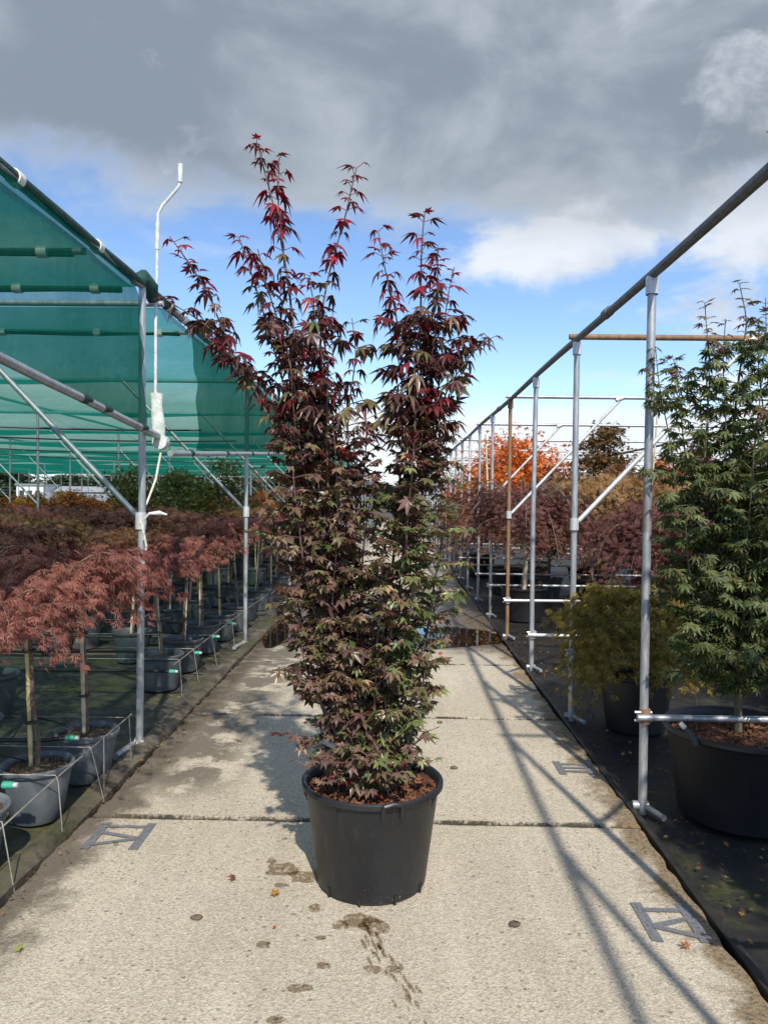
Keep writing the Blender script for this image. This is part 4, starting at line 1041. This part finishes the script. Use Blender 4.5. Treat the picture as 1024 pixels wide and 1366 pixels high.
s_ = link('soil', big_soil, green); c_ = link('bark_chips', big_chips, s_); c_['kind'] = 'stuff'
for w_ in gw: link('stem', w_, green)
link('twigs', gs, green)['kind'] = 'stuff'
GPAL = [(.058, .082, .026), (.095, .125, .042), (.14, .165, .058), (.085, .085, .026), (.13, .05, .035), (.10, .07, .03), (.16, .06, .02)]
full_green = GL.mesh('foliage', M['leaf'], GT)
rest = leaf_parts(green, GL, M['leaf'], GT, 300, lambda q: q[3] * 14 - q[0][0] * 1.2 - q[0][1] * 2 + srt.random() * 0.4, GPAL)
fo = link('foliage', GL.mesh('foliage', M['leaf'], GT, rest), green); fo['kind'] = 'stuff'
for (x, y, rz, lab) in ((1.83, 1.72, 2.2, 'green maple in a big black pot standing next to the photographer'), (1.95, 0.35, 4.4, 'green maple in a big black pot level with the photographer')):
    e = empty('potted_maple', (x, y, 0), rz); tag(e, lab, 'potted tree')
    link('pot', big_pot, e); link('soil', big_soil, e); [link('stem', w_, e) for w_ in gw]; link('twigs', gs, e)['kind'] = 'stuff'; q = link('foliage', full_green, e); q['kind'] = 'stuff'

# ------------------------------------------------------------------ weeping, finely cut maples grafted on a stem
def weeping(seed, R, rise, drop, n, size, tmpl=(CUT7, CUT5), mat=None, arcs=34):
    r = np.random.default_rng(seed); L = Leaves(); tw = MB()
    A = []
    for j in range(arcs):
        A.append((j * 2.399 + r.normal(0, 0.2), R * r.choice([r.uniform(0.4, 0.85), r.uniform(0.8, 1.3)]), rise * r.uniform(0.35, 1.15), drop * r.uniform(0.15, 1.15)))
    def at(a, Rj, rj, dj, t):
        rho = Rj * t ** 0.85
        return np.array([rho * math.cos(a), rho * math.sin(a), rj * math.sin(math.pi * 0.72 * t) - dj * t ** 2.4])
    for (a, Rj, rj, dj) in A:
        pts = [at(a, Rj, rj, dj, t / 8) for t in range(9)]
        tw.tube(pts, [0.007 * (1 - 0.8 * t / 8) * R / 0.4 for t in range(9)], 4, caps=False)
    for _ in range(n):
        a, Rj, rj, dj = A[int(r.integers(arcs))]
        t = r.uniform(0.18, 1.0) ** 0.75
        p = at(a, Rj, rj, dj, t)
        b = a + r.normal(0, 0.25)
        q = p + np.array([r.normal(0, 0.055 * R / 0.4), r.normal(0, 0.055 * R / 0.4), r.normal(0, 0.022 * R / 0.4)])
        ld = np.array([math.cos(b), math.sin(b), 0]) * r.uniform(0.3, 1) + r.normal(0, 0.45, 3) * np.array([1, 1, .4]) + np.array([0, 0, -r.uniform(0.1, 1.1)])
        upv = np.array([0.3 * math.cos(a), 0.3 * math.sin(a), 1.0]) + r.normal(0, 0.3, 3)
        k = float(np.clip(r.normal(0.45, 0.28), 0, 1))
        L.add(q, ld, upv, size * r.uniform(0.7, 1.2), int(r.integers(len(tmpl))), (k, k, k))
    return L.mesh('crown', mat, list(tmpl)), tw
TRUNK_H = 0.86
kits = []
pot_s = MB().lathe(pot_profile(0.152, 0.112, 0.265, 0.012, 0.006), 40).mesh('pot', M['grey_pot'])
pot_d = MB().lathe(pot_profile(0.165, 0.125, 0.285, 0.012, 0.006), 40).mesh('pot', M['dark_grey_pot'])
soil_s = soil_disc(0.144, 0.232, 9).mesh('soil', M['potting'])
chip_s = chips(0.138, 0.234, 160, 8, 0.008).mesh('bark_chips', M['potting'], False)
for v in range(5):
    R = (0.38, 0.44, 0.40, 0.45, 0.40)[v]
    cm, tw = weeping(500 + v, R, (0.25, 0.30, 0.20, 0.27, 0.32)[v], (0.15, 0.22, 0.12, 0.20, 0.26)[v], (1250, 1550, 1050, 1450, 950)[v], 0.056, mat=M['cut_red'])
    kr = random.Random(v); lean = (kr.uniform(-0.05, 0.05), kr.uniform(-0.05, 0.05))
    tr = MB().tube([(0, 0, 0.22), (lean[0] * 0.1 + kr.uniform(-.012, .012), lean[1] * 0.3, 0.36), (lean[0] * 0.4 + kr.uniform(-.016, .016), lean[1] * 0.4, 0.54), (lean[0] * 0.8 + kr.uniform(-.014, .014), lean[1] * 0.8, 0.72), (lean[0], lean[1], TRUNK_H - 0.03), (lean[0], lean[1], TRUNK_H), (lean[0], lean[1], TRUNK_H + 0.17)], [0.013, 0.0115, 0.0105, 0.0105, 0.012, 0.016, 0.009], 8)
    trm = tr.mesh('trunk', M['bark']); twm = tw.mesh('branches', M['bark'])
    cane = MB(); ca = kr.uniform(0, 6.28); b0 = Vector((0.026 * math.cos(ca), 0.026 * math.sin(ca), 0.18)); b1 = Vector((lean[0] + 0.02 * math.cos(ca), lean[1] + 0.02 * math.sin(ca), 1.02))
    N_ = 13; pts = [b0.lerp(b1, i / N_) for i in range(N_ + 1)]
    cane.tube(pts, [0.0095 + (0.0018 if i % 3 == 0 else 0) for i in range(N_ + 1)], 8)
    cam = cane.mesh('cane', M['cane'] if v % 2 else M['cane_pale'])
    ties = []
    for zt_ in (0.45, 0.78):
        c = b0.lerp(b1, (zt_ - 0.18) / 0.84) * 0.5 + Vector((lean[0] * zt_, lean[1] * zt_, zt_)) * 0.5
        ties.append(MB().tube([c - Vector((0, 0, 0.006)), c + Vector((0, 0, 0.006))], 0.032, 10).mesh('tie', M['hose']))
    kits.append((trm, cam, ties, cm, lean, twm))
def place_weeping(v, loc, rz, sc, label, group=None, crown_mat=None, dark=False, tall=1.0, name='potted_weeping_maple', near=False):
    trm, cam, ties, cm, lean, twm = kits[v]
    e = empty(name, loc, rz); tag(e, label, 'potted tree', group)
    link('pot', pot_d if dark else pot_s, e)
    s_ = link('soil', soil_s, e)
    if near: q = link('bark_chips', chip_s, s_); q['kind'] = 'stuff'
    a = link('trunk', trm, e); b = link('cane', cam, e); c = link('crown', cm, e)
    c.location = (lean[0], lean[1], (TRUNK_H + 0.11) * tall); c.scale = (sc * (0.92 + 0.16 * ((v * 7 + int(loc[1] * 10)) % 5) / 4), sc * (0.92 + 0.16 * ((v * 3 + int(loc[1] * 13)) % 5) / 4), sc * 0.9)
    k_ = link('branches', twm, e); k_.location = c.location; k_.scale = c.scale; k_['kind'] = 'stuff'
    for o_ in (a, b): o_.scale = (1, 1, tall)
    if near:
        for t in ties: link('tie', t, e)
    if crown_mat is not None:
        c.material_slots[0].link = 'OBJECT'; c.material_slots[0].material = crown_mat
    return e
GRW = 'weeping maples in rows under the shade net'
near = [
 (1, (-1.66, 3.44), 0.4, 1.0, 'pink-red weeping maple in a grey pot, the nearest wholly visible one', None, False, 1.0),
 (0, (-1.63, 3.93), 2.0, 1.05, 'weeping maple in a grey pot just in front of the cranked post', None, False, 1.02),
 (3, (-1.70, 2.93), 4.0, 0.85, 'weeping maple whose grey pot is cut by the picture edge', None, False, 0.95),
 (2, (-2.32, 4.02), 1.0, 0.95, 'purple weeping maple behind the nearest pots, pot cut by the picture edge', 'cut_purple', True, 1.08),
 (3, (-2.75, 5.05), 3.0, 0.95, 'purple weeping maple with a crown behind the nearest pink-red one', 'cut_purple', True, 1.1),
 (2, (-1.83, 5.80), 3.3, 0.82, 'weeping maple in the first dark pot past the cranked post', None, True, 0.93),
 (0, (-1.84, 6.43), 5.1, 0.9, 'weeping maple in the second dark pot past the cranked post', None, True, 1.0),
 (4, (-1.87, 7.20), 0.7, 0.95, 'weeping maple in the third dark pot past the cranked post', None, True, 1.05),
 (1, (-1.85, 7.85), 1.9, 0.9, 'weeping maple in the fourth dark pot past the cranked post', None, True, 1.1),
 (2, (-1.81, 8.45), 2.9, 0.9, 'weeping maple in the fifth dark pot past the cranked post', None, True, 1.12),
 (4, (-2.40, 6.75), 2.2, 0.9, 'weeping maple with bright yellow cane seen behind the cranked post', 'cut_brown', True, 1.0),
 (0, (-3.25, 7.05), 4.2, 0.9, 'weeping maple in a blue-grey pot far back on the mossy mat', 'cut_brown', False, 1.12),
]
for v, (x, y), rz, sc, lab, cmn, dark, tall in near:
    place_weeping(v, (x, y, -0.01), rz, sc, lab, GRW, M[cmn] if cmn else None, dark, tall, near=True)
prng = random.Random(44)
for xi in range(1, 9):
    x = -1.85 - 0.60 * xi
    for yi in range(0, 8):
        y = 6.0 + 0.66 * yi + 0.25 * (xi % 2)
        if xi <= 2 and yi < 2 or (xi in (3,) and yi < 2): continue
        if x / y < -0.62: continue
        cmn = prng.choice([None, 'cut_brown', 'cut_brown', 'cut_purple', 'cut_brown', None])
        if xi == 5 and yi == 3: cmn = 'cut_green'
        lab = 'weeping maple under the net, %s row from the kerb, %s pot past the cranked post' % (ORD[xi], ORD[yi])
        if cmn == 'cut_green': lab = 'yellow-green weeping maple among the red ones at the picture edge'
        place_weeping(prng.randrange(5), (x + prng.uniform(-.06, .06), y + prng.uniform(-.06, .06), -0.01), prng.uniform(0, 6.28), prng.uniform(0.85, 1.05), lab, GRW, M[cmn] if cmn else None, True, prng.uniform(1.0, 1.16))
for xi in range(0, 4):
    for yi in range(0, 12):
        y = 9.1 + 0.85 * yi + 0.3 * (xi % 2); x = -1.82 - 0.62 * xi
        if yi < 4 and xi > 0: continue
        cmn = prng.choice([None, 'cut_brown', 'cut_brown', 'cut_purple'])
        place_weeping(prng.randrange(5), (x + prng.uniform(-.05, .05), y, -0.01), prng.uniform(0, 6.28), prng.uniform(0.85, 1.05), 'weeping maple in %s row from the kerb, %s pot past the second shade house post' % (ORD[xi], ORD[yi]), GRW, M[cmn] if cmn else None, True, prng.uniform(1.0, 1.15))

# ------------------------------------------------------------------ upright bushy trees
def upright(seed, width, height, n_clumps, per, size, tmpl, mat, base=0.35, top_bias=1.0):
    """crown of leaf clumps on branch ends, plus trunk and limbs; z from 0 (pot soil) upwards"""
    r = np.random.default_rng(seed); L = Leaves(); tw = MB(); tk = MB(); f = vnoise(seed)
    tk.tube([(0, 0, 0), (0.02, 0.01, height * 0.3), (0.0, 0.02, height * 0.7), (0.01, 0, height * 0.95)], [0.02, 0.016, 0.009, 0.003], 7)
    for j in range(n_clumps):
        h = base + (1 - base) * r.random() ** top_bias; a = r.uniform(0, 6.28)
        prof = math.sin(math.pi * (0.12 + 0.83 * ((h - base) / (1 - base)))) ** 0.7
        rho = width * prof * math.sqrt(r.random()) * (0.85 + 0.25 * f(math.cos(a) * 2, math.sin(a) * 2, h * 3))
        c = np.array([rho * math.cos(a), rho * math.sin(a), height * h + r.normal(0, 0.03)])
        z0 = max(0.1, c[2] - rho * 0.9 - 0.1)
        tw.tube([(0, 0, z0), tuple(c * np.array([.5, .5, 0]) + np.array([0, 0, (z0 + c[2]) / 2 + 0.03])), tuple(c)], [0.007, 0.004, 0.002], 4, caps=False)
        cs = width * 0.22; tone = r.normal(0.0, 0.2)
        for _ in range(per):
            q = c + r.normal(0, 1, 3) * np.array([cs, cs, cs * 0.55])
            o_ = np.array([math.cos(a), math.sin(a), 0]); ld = o_ * 0.5 + r.normal(0, 0.6, 3) + np.array([0, 0, -0.35])
            k = float(np.clip(r.normal(0.45, 0.22) + tone, 0, 1))
            L.add(q, ld, np.array([0, 0, 1.0]) + r.normal(0, 0.4, 3), size * r.uniform(0.7, 1.25), int(r.integers(len(tmpl))), (k, k, k))
    return L.mesh('crown', mat, list(tmpl)), tk.mesh('trunk', M['bark']), tw.mesh('branches', M['bark'])
UP = [upright(900 + i, w_, h_, nc, 34, sz, (STAR5,), M['up_rusty'], bs) for i, (w_, h_, nc, sz, bs) in enumerate(
      [(0.42, 1.45, 48, 0.055, .35), (0.48, 1.35, 50, 0.055, .3), (0.38, 1.6, 46, 0.055, .3), (0.55, 1.8, 75, 0.05, .15), (0.5, 1.65, 70, 0.05, .12), (0.62, 2.0, 75, 0.062, .42), (0.6, 1.0, 170, 0.075, .05), (1.0, 2.25, 95, 0.066, .28), (0.52, 2.55, 110, 0.058, .35)])]
pot_m = MB().lathe(pot_profile(0.20, 0.155, 0.32, 0.013, 0.006), 32).mesh('pot', M['dark_grey_pot'])
soil_m = soil_disc(0.19, 0.285, 19).mesh('soil', M['potting'])
def place_upright(v, loc, rz, sc, mat, label, group, zs=1.0, pm=None):
    e = empty('potted_tree', loc, rz); tag(e, label, 'potted tree', group)
    link('pot', pm or pot_m, e); link('soil', soil_m, e)
    c = link('crown', UP[v][0], e); t = link('trunk', UP[v][1], e); k_ = link('branches', UP[v][2], e); k_['kind'] = 'stuff'
    for o_ in (c, t, k_): o_.location = (0, 0, 0.27); o_.scale = (sc, sc, sc * zs)
    c.material_slots[0].link = 'OBJECT'; c.material_slots[0].material = mat
    return e
GUP = 'upright potted trees at the back of the shade house'
for xi in range(0, 13):
    for yi in range(0, 9):
        x = -3.0 - 0.95 * xi + prng.uniform(-.2, .2); y = 11.4 + 1.15 * yi + prng.uniform(-.2, .2)
        if x / y < -0.60 or x / y > -0.16: continue
        if -4.6 < x < -2.0 and y < 15: continue
        mm = prng.choices(['up_rusty', 'up_yellow', 'up_orange', 'up_bronze', 'up_green'], [6, 2.2 if y > 15 else .5, 1.2, 2, .8])[0]
        lab = {'up_rusty': 'rusty red potted tree in the crowded rows far under the net', 'up_yellow': 'yellow autumn tree rising at the far back of the shade house', 'up_orange': 'orange autumn tree in the crowded rows far under the net',
               'up_bronze': 'bronze-brown potted tree in the crowded rows far under the net', 'up_green': 'small green tree in the crowded rows far under the net'}[mm]
        lab = lab.split(' in the crowded')[0].split(' rising')[0] + ', %s from the kerb, %s cross row under the net' % (ORD[xi], ORD[yi])
        place_upright(prng.randrange(3), (x, y, -0.01), prng.uniform(0, 6.28), prng.uniform(0.66, 0.79) * (1 + 0.010 * (y - 12)), M[mm], lab, GUP)
for i, (v, x, y, sc, lab) in enumerate([(3, -4.35, 12.3, 0.93, 'dark green bushy tree directly behind the cranked post'), (4, -3.55, 12.0, 0.95, 'green bushy tree between the two front posts, lower one'), (3, -2.95, 12.6, 1.02, 'green bushy tree nearest the second shade house post'),
                                        (4, -3.9, 13.4, 1.02, 'green bushy tree rising between its two green neighbours'), (3, -5.0, 13.6, 0.85, 'green bushy tree at the end of the green group')]):
    place_upright(v, (x, y, -0.01), i * 1.3, sc, M['up_green'], lab, GUP)
place_upright(2, (-2.1, 14.5, 0), 1.0, 0.8, M['up_rusty'], 'rusty tree standing beside the far end of the kerb', GUP)

# ------------------------------------------------------------------ +x side: weeping standards, autumn trees
bigw = []
for v in range(2):
    cm, tw = weeping(700 + v, 0.95, 0.68, 0.72, 6500, 0.066, mat=M['cut_purple'], arcs=60)
    tr = MB().tube([(0, 0, 0.3), (0.02, 0, 0.7), (0.0, 0.02, 1.15)], [0.032, 0.027, 0.026], 9)
    bigw.append((cm, tr.mesh('trunk', M['pale_bark']), tw.mesh('branches', M['bark'])))
pot_l = MB().lathe(pot_profile(0.28, 0.225, 0.42, 0.015, 0.007), 40).mesh('pot', M['black_pot'])
soil_l = soil_disc(0.27, 0.375, 29).mesh('soil', M['bark_mulch'])
GR2 = 'weeping maples behind the tube frame'
for i, (v, x, y, sc, lab) in enumerate([
        (0, 1.60, 9.45, 0.98, 'dark red weeping maple on a pale stem beside the rusty post'),
        (1, 2.75, 10.6, 1.0, 'dark red weeping maple behind the diagonal brace of the second post'),
        (0, 2.75, 8.0, 0.80, 'dark red weeping maple just behind the yellow-green one'),
        (1, 3.75, 8.9, 0.95, 'dark red weeping maple half hidden by the tall green maple'),
        (1, 1.75, 12.1, 0.9, 'dark red weeping maple in front of the orange tree'),
        (0, 3.1, 12.4, 1.0, 'dark red weeping maple in front of the brown tree'),
        (0, 1.65, 14.8, 0.85, 'dark red weeping maple farther along the path edge'),
        (1, 4.4, 11.2, 1.0, 'dark red weeping maple far back behind the tall green maple'),
        (0, 3.4, 6.4, 0.75, 'dark red weeping maple hidden behind the tall green maple'),
        (1, 4.6, 14.0, 1.0, 'dark red weeping maple farthest from the path')]):
    e = empty('potted_weeping_maple', (x, y, -0.01), i * 1.9); tag(e, lab, 'potted tree', GR2)
    link('pot', pot_l, e); link('soil', soil_l, e); t = link('trunk', bigw[v][1], e); c = link('crown', bigw[v][0], e)
    c.location = (0, 0, 1.17 * sc); c.scale = (sc,) * 3; t.scale = (1, 1, sc)
    t.scale = (sc, sc, sc)
    k_ = link('branches', bigw[v][2], e); k_.location = c.location; k_.scale = c.scale; k_['kind'] = 'stuff'
    c.scale = (sc * (0.9 + 0.2 * ((i * 3) % 5) / 4), sc * (0.9 + 0.2 * ((i * 2) % 5) / 4), sc * (0.8 + 0.35 * ((i * 4) % 5) / 4))
    if i in (1, 3, 4, 7): c.material_slots[0].link = 'OBJECT'; c.material_slots[0].material = M['cut_brown']
GR3 = 'autumn trees behind the tube frame'
for (v, x, y, sc, zs, mm, lab) in [
        (7, 1.95, 13.2, 1.0, 1.0, 'up_orange', 'bright orange maple seen through the tube frame'),
        (7, 2.65, 14.0, 0.92, 0.98, 'up_orange', 'orange maple just behind the bright orange one'),
        (8, 3.6, 13.2, 1.0, 1.0, 'up_bronze', 'bronze-brown tree beside the orange maples'),
        (3, 2.75, 14.6, 1.0, 1.0, 'up_bronze', 'olive-brown tree between the orange and brown trees'),
        (2, 5.2, 13.0, 1.35, 1.0, 'up_red', 'dark red tree at the back of the frame near the brown tree'),
        (2, 4.5, 9.9, 1.2, 1.0, 'up_red', 'dark red upright tree behind the tall green maple'),
        (2, 5.6, 15.0, 1.2, 1.0, 'up_rusty', 'rusty tree far behind the tall green maple'),
        (2, 1.72, 18.5, 1.0, 1.0, 'up_yellow', 'yellowish tree at the far end of the tube frame'),
        (1, 1.7, 20.5, 1.0, 1.0, 'up_bronze', 'brown tree beyond the yellowish one at the far path edge'),
        (2, 1.75, 23.0, 1.0, 1.0, 'up_rusty', 'rusty tree at the far path edge'),
        (2, 2.35, 11.6, 1.05, 1.0, 'up_red', 'deep red upright tree under the orange maple'),
        (0, 3.3, 11.4, 1.15, 1.0, 'up_red', 'deep red upright tree below the brown tree'),
        (7, 1.75, 16.2, 0.85, 1.0, 'up_rusty', 'orange-red tree behind the rusty post'),
        (2, 4.3, 12.6, 1.2, 1.0, 'up_rusty', 'rusty tree between the brown tree and the tall green maple'),
        (0, 2.45, 6.75, 0.75, 0.9, 'up_red', 'small reddish shrub behind the yellow-green weeping maple'),
        (4, 3.1, 5.1, 0.9, 0.9, 'up_green', 'green shrub behind the big pot of the tall green maple')]:
    place_upright(v, (x, y, -0.01), x * 3, sc, M[mm], lab, GR3, zs, pot_m)
# yellow-green low weeping maple between the second and third posts
cm, tw = weeping(820, 0.45, 0.26, 0.62, 5200, 0.060, mat=M['cut_green'], arcs=44)
e = empty('potted_weeping_maple', (1.60, 5.0, -0.01)); tag(e, 'low yellow-green weeping maple between the two nearest tube posts', 'potted tree', GR2)
MB().lathe(pot_profile(0.235, 0.19, 0.38, 0.014, 0.007), 40).build('pot', M['black_pot'], e); link('soil', soil_m, e).location = (0, 0, 0.05)
c = link('crown', cm, e); c.location = (-0.05, 0, 0.70)
tr = MB().tube([(0, 0, 0.3), (-0.02, 0, 0.5), (-0.05, 0, 0.72)], [0.018, 0.014, 0.012], 8)
tr.build('trunk', M['bark'], e); tw.build('branches', M['bark'], e, loc=(-0.05, 0, 0.70))['kind'] = 'stuff'
# leaning white stakes among the far trees
for (a, b_, lab) in (((3.95, 12.0, 0.3), (4.1, 12.0, 2.9), 'pale leaning stake behind the diagonal brace'), ((1.45, 11.5, 0.2), (1.33, 11.5, 2.5), 'pale leaning stake next to the rusty post')):
    o = MB().tube([a, b_], 0.014, 8).build('stake', M['cane_pale']); tag(o, lab, 'stake')

# ------------------------------------------------------------------ irrigation hoses and wire hoops among the pots
for i, (y, z, xe) in enumerate([(3.08, 0.285, -1.62), (3.70, 0.285, -1.63), (5.50, 0.20, -1.66), (6.10, 0.215, -1.64), (6.80, 0.22, -1.66), (7.50, 0.22, -1.66)]):
    hn = vnoise(600 + i)
    e = empty('drip_hose', (xe, y, z)); tag(e, 'black drip hose with green end plug, %s from the camera' % ['first', 'second', 'third', 'fourth', 'fifth', 'sixth'][i], 'hose', 'drip hoses between the pots')
    MB().tube([(x - xe, 0.03 * hn(x, 0), 0.02 * hn(x * 1.1, 2) * min(1, (xe - x))) for x in np.arange(-7.5, xe + 0.01, 0.12)][:] + [(0, 0, 0)], 0.0105, 8).build('tube', M['hose'], e)
    MB().tube([(-0.01, 0, 0), (0.035, 0, 0.0)], 0.016, 10).build('fitting', M['fitting'], e)
    MB().tube([(0.035, 0, 0), (0.052, 0, 0.0)], 0.011, 10).build('plug', M['grey_plastic'], e)
yw = [2.78, 3.25, 3.62, 3.76, 4.12, 5.62, 6.02, 6.62, 7.40, 8.1]
for i, y in enumerate(yw):
    wn = random.Random(700 + i)
    xe = -1.475 if y < 5 else -1.63
    o = MB().tube([(-4.2, y + wn.uniform(-.04, .04), 0.25), (-2.6, y + wn.uniform(-.02, .02), 0.262), (xe - 0.012, y, 0.265), (xe, y, 0.258 + wn.uniform(-.03, .02)), (xe + 0.028 + wn.uniform(-.02, .03), y + wn.uniform(-.05, .03), -0.01)], 0.0024, 6).build('wire_hoop', M['wire'])
    tag(o, 'thin galvanised wire hoop bent down beside the pots, %s from the camera' % ORD[i], 'wire', 'wire hoops holding the pots')
for (a, b_, lab) in (((-1.50, 2.3, 0.20), (-1.49, 4.2, 0.262), 'galvanised wire running along the nearest grey pots'), ((-1.64, 5.5, 0.25), (-1.64, 9.5, 0.262), 'galvanised wire running along the dark pots past the cranked post')):
    o = MB().tube([a, Vector(a).lerp(Vector(b_), .5) + Vector((0, 0, .012)), b_], 0.0035, 6).build('wire', M['wire']); tag(o, lab, 'wire')
for i, (x0, y0, x1, y1, x2, y2) in enumerate([(-1.9, 3.66, -1.83, 3.86, -1.74, 3.95), (-2.0, 3.68, -1.95, 3.9, -1.74, 3.98), (-1.8, 3.1, -1.75, 3.3, -1.72, 3.44), (-2.5, 3.7, -2.42, 3.95, -2.34, 4.02), (1.33, 5.0, 1.30, 5.08, 1.42, 4.98)]):
    o = MB().tube([tuple(p) for p in smooth_path([(x0, y0, .28), ((x0 + x1) / 2, (y0 + y1) / 2, .36), (x1, y1, .33), (x2, y2, .26)])], 0.0035, 6).build('drip_line', M['hose'])
    tag(o, ['thin black drip line arching to the pot by the cranked post', 'second thin drip line arching to the pot by the cranked post', 'thin drip line looping into the nearest whole grey pot', 'thin drip line looping into the pot cut by the edge', 'thin drip line beside the low yellow-green maple'][i], 'hose', 'drip lines to the pots')

# ------------------------------------------------------------------ litter
def small_leaf(x, y, col, s, rz, lab, tm=PALM5C, z=0.010, tilt=0.25):
    V, T = tm
    o = link('fallen_leaf', fast_mesh('fallen_leaf', V * s, T, np.tile(np.array([*col, 1.0]), (len(V), 1)), M['litter']), None, (x, y, z + 0.25 * s))
    o.rotation_euler = (tilt, -tilt * 0.6, rz); tag(o, lab, 'leaf', 'fallen leaves on the concrete'); return o
small_leaf(-0.436, 2.772, (.34, .16, .025), 0.030, 0.6, 'orange-brown fallen leaf to the side of the big pot')
small_leaf(-0.617, 2.891, (.13, .05, .03), 0.028, 2.0, 'curled dark red fallen leaf halfway to the kerb', PALM5B, tilt=0.5)
small_leaf(-1.213, 2.40, (.22, .26, .06), 0.024, 1.2, 'yellow-green fallen leaf near the bottom corner')
small_leaf(-1.196, 3.149, (.07, .12, .03), 0.034, -1.2, 'small green sprig below the faded numeral VI', CUT5)
small_leaf(-0.408, 2.56, (.42, .07, .04), 0.012, 0.2, 'tiny red leaf scrap beside the drips')
small_leaf(0.99, 2.50, (.30, .12, .05), 0.028, 0.9, 'pale brown leaf below the numeral IV')
small_leaf(0.44, 7.2, (.42, .05, .03), 0.04, 0.9, 'bright red leaf in front of the puddle')
small_leaf(-0.95, 4.55, (.42, .30, .20), 0.03, 2.9, 'pale beige leaf near the kerb beyond the first joint')
for (x, y, lab) in ((-0.693, 2.617, 'dark flat clod on the open slab'), (0.427, 2.619, 'dark crumb of bark on the slab beside the pot'), (0.30, 5.0, 'small dark clod near the second joint'), (0.33, 4.15, 'dark clod between the joints behind the pot')):
    f = vnoise(int(abs(x) * 1000))
    b = MB().grid(lambda u, v: ((0.021 * math.sin(math.pi * v) * (1 + .35 * f(math.cos(6.283 * u) * 2, math.sin(6.283 * u) * 2))) * math.cos(2 * math.pi * u) + x, 0.011 * math.sin(math.pi * v) * math.sin(2 * math.pi * u) * (1 + .5 * f(math.cos(6.283 * u) * 2, 4)) + y, 0.008 - 0.010 * math.cos(math.pi * v) * (1 + .3 * f(u * 6, 1))), 12, 6)
    o = b.build('clod', M['bark']); tag(o, lab, 'clod', 'crumbs on the concrete')
LL = Leaves(); lr = np.random.default_rng(90)
LC = [(.30, .13, .03), (.20, .07, .025), (.12, .06, .03), (.33, .22, .06), (.07, .09, .025), (.09, .04, .03)]
for _ in range(1000):
    if lr.random() < 0.72: x, y = 1.2 + abs(lr.normal(0, 0.45)), lr.uniform(2.0, 8.5)
    else: x, y = 0.95 + lr.normal(0, 0.10), lr.uniform(7.4, 9.4)
    LL.add((x, y, 0.004 + (0.008 if x < 1.14 else 0)), lr.normal(0, 1, 3) * np.array([1, 1, .12]), np.array([0, 0, 1]) + lr.normal(0, .25, 3), lr.uniform(.010, .026), int(lr.integers(2)), LC[int(lr.integers(len(LC)))])
for _ in range(500):
    x, y = -1.55 - abs(lr.normal(0, 0.9)), lr.uniform(2.2, 10)
    LL.add((x, y, 0.0), lr.normal(0, 1, 3) * np.array([1, 1, .15]), np.array([0, 0, 1]) + lr.normal(0, .3, 3), lr.uniform(.008, .022), int(lr.integers(2)), LC[int(lr.integers(len(LC)))])
for _ in range(520):
    LL.add((-1.41 + lr.normal(0, 0.06), lr.uniform(2.2, 9), 0.022), lr.normal(0, 1, 3) * np.array([1, 1, .15]), np.array([0, 0, 1]) + lr.normal(0, .3, 3), lr.uniform(.006, .018), int(lr.integers(2)), LC[int(lr.integers(len(LC)))])
o = link('leaf_litter', LL.mesh('leaf_litter', M['litter'], [STAR5, CUT5])); tag(o, 'scattered dead leaves along both edges of the path', kind='stuff')

# ------------------------------------------------------------------ far background
for i, (v, x, y, sc, mm) in enumerate(sorted([(3, -62, 118, 5.0, 0), (4, -55, 125, 4.6, 0), (5, -47, 120, 4.5, 0), (3, -40, 126, 5.0, 0), (4, -70, 122, 5.0, 0), (5, -33, 122, 4.6, 0), (3, -26, 128, 5.2, 0), (4, -19, 124, 4.4, 0), (5, -12, 130, 4.6, 0), (3, -5, 126, 4.2, 0),
                                       (4, 3, 130, 4.4, 0), (5, 10, 124, 4.6, 0), (3, 18, 128, 5.0, 0), (4, 26, 124, 4.6, 0), (5, 34, 126, 4.8, 0), (3, 43, 122, 5.0, 0), (4, 52, 128, 5.0, 0), (5, 61, 124, 5.0, 0)], key=lambda q: q[1])):
    e = empty('far_tree', (x, y, -0.06)); tag(e, 'haze-tinted green tree on the horizon, %s one counting towards the tube frame' % ORD[i], 'tree', 'trees along the horizon')
    c = link('crown', UP[6][0], e); t = link('trunk', UP[6][1], e); c.rotation_euler = (0, 0, i * 1.1)
    for o_ in (c, t): o_.scale = (sc * 1.75, sc * 1.75, sc * (0.84 + 0.14 * v / 5))
    c.material_slots[0].link = 'OBJECT'; c.material_slots[0].material = M['hazed_far_leaf']
b = empty('white_building', (-43.5, 90, -0.06)); tag(b, 'small white building far off under the shade net edge', 'building')
MB().box((-1.6, -2, 0), (1.6, 2, 2.6)).build('wall', M['wall_white'], b, smooth=False)
MB().box((-1.75, -2.15, 2.6), (1.75, 2.15, 2.8)).build('roof', M['roof_grey'], b, smooth=False)
for x in (-0.95, 0.0, 0.95):
    MB().box((x - 0.28, -2.03, 1.0), (x + 0.28, -1.99, 2.0)).build('window', M['dark_glass'], b, smooth=False)
b = empty('grey_building', (-38.0, 92, -0.06)); tag(b, 'long low grey building beside the small white one', 'building')
MB().box((-3.4, -2, 0), (3.4, 2, 1.9)).build('wall', M['roof_grey'], b, smooth=False)
MB().add([(-3.6, -2.2, 1.9), (3.6, -2.2, 1.9), (3.6, 2.2, 1.9), (-3.6, 2.2, 1.9), (-3.6, 0, 2.6), (3.6, 0, 2.6)], [(0, 1, 5, 4), (2, 3, 4, 5), (0, 4, 3), (1, 2, 5), (0, 3, 2, 1)]).build('roof', M['roof_grey'], b, smooth=False)
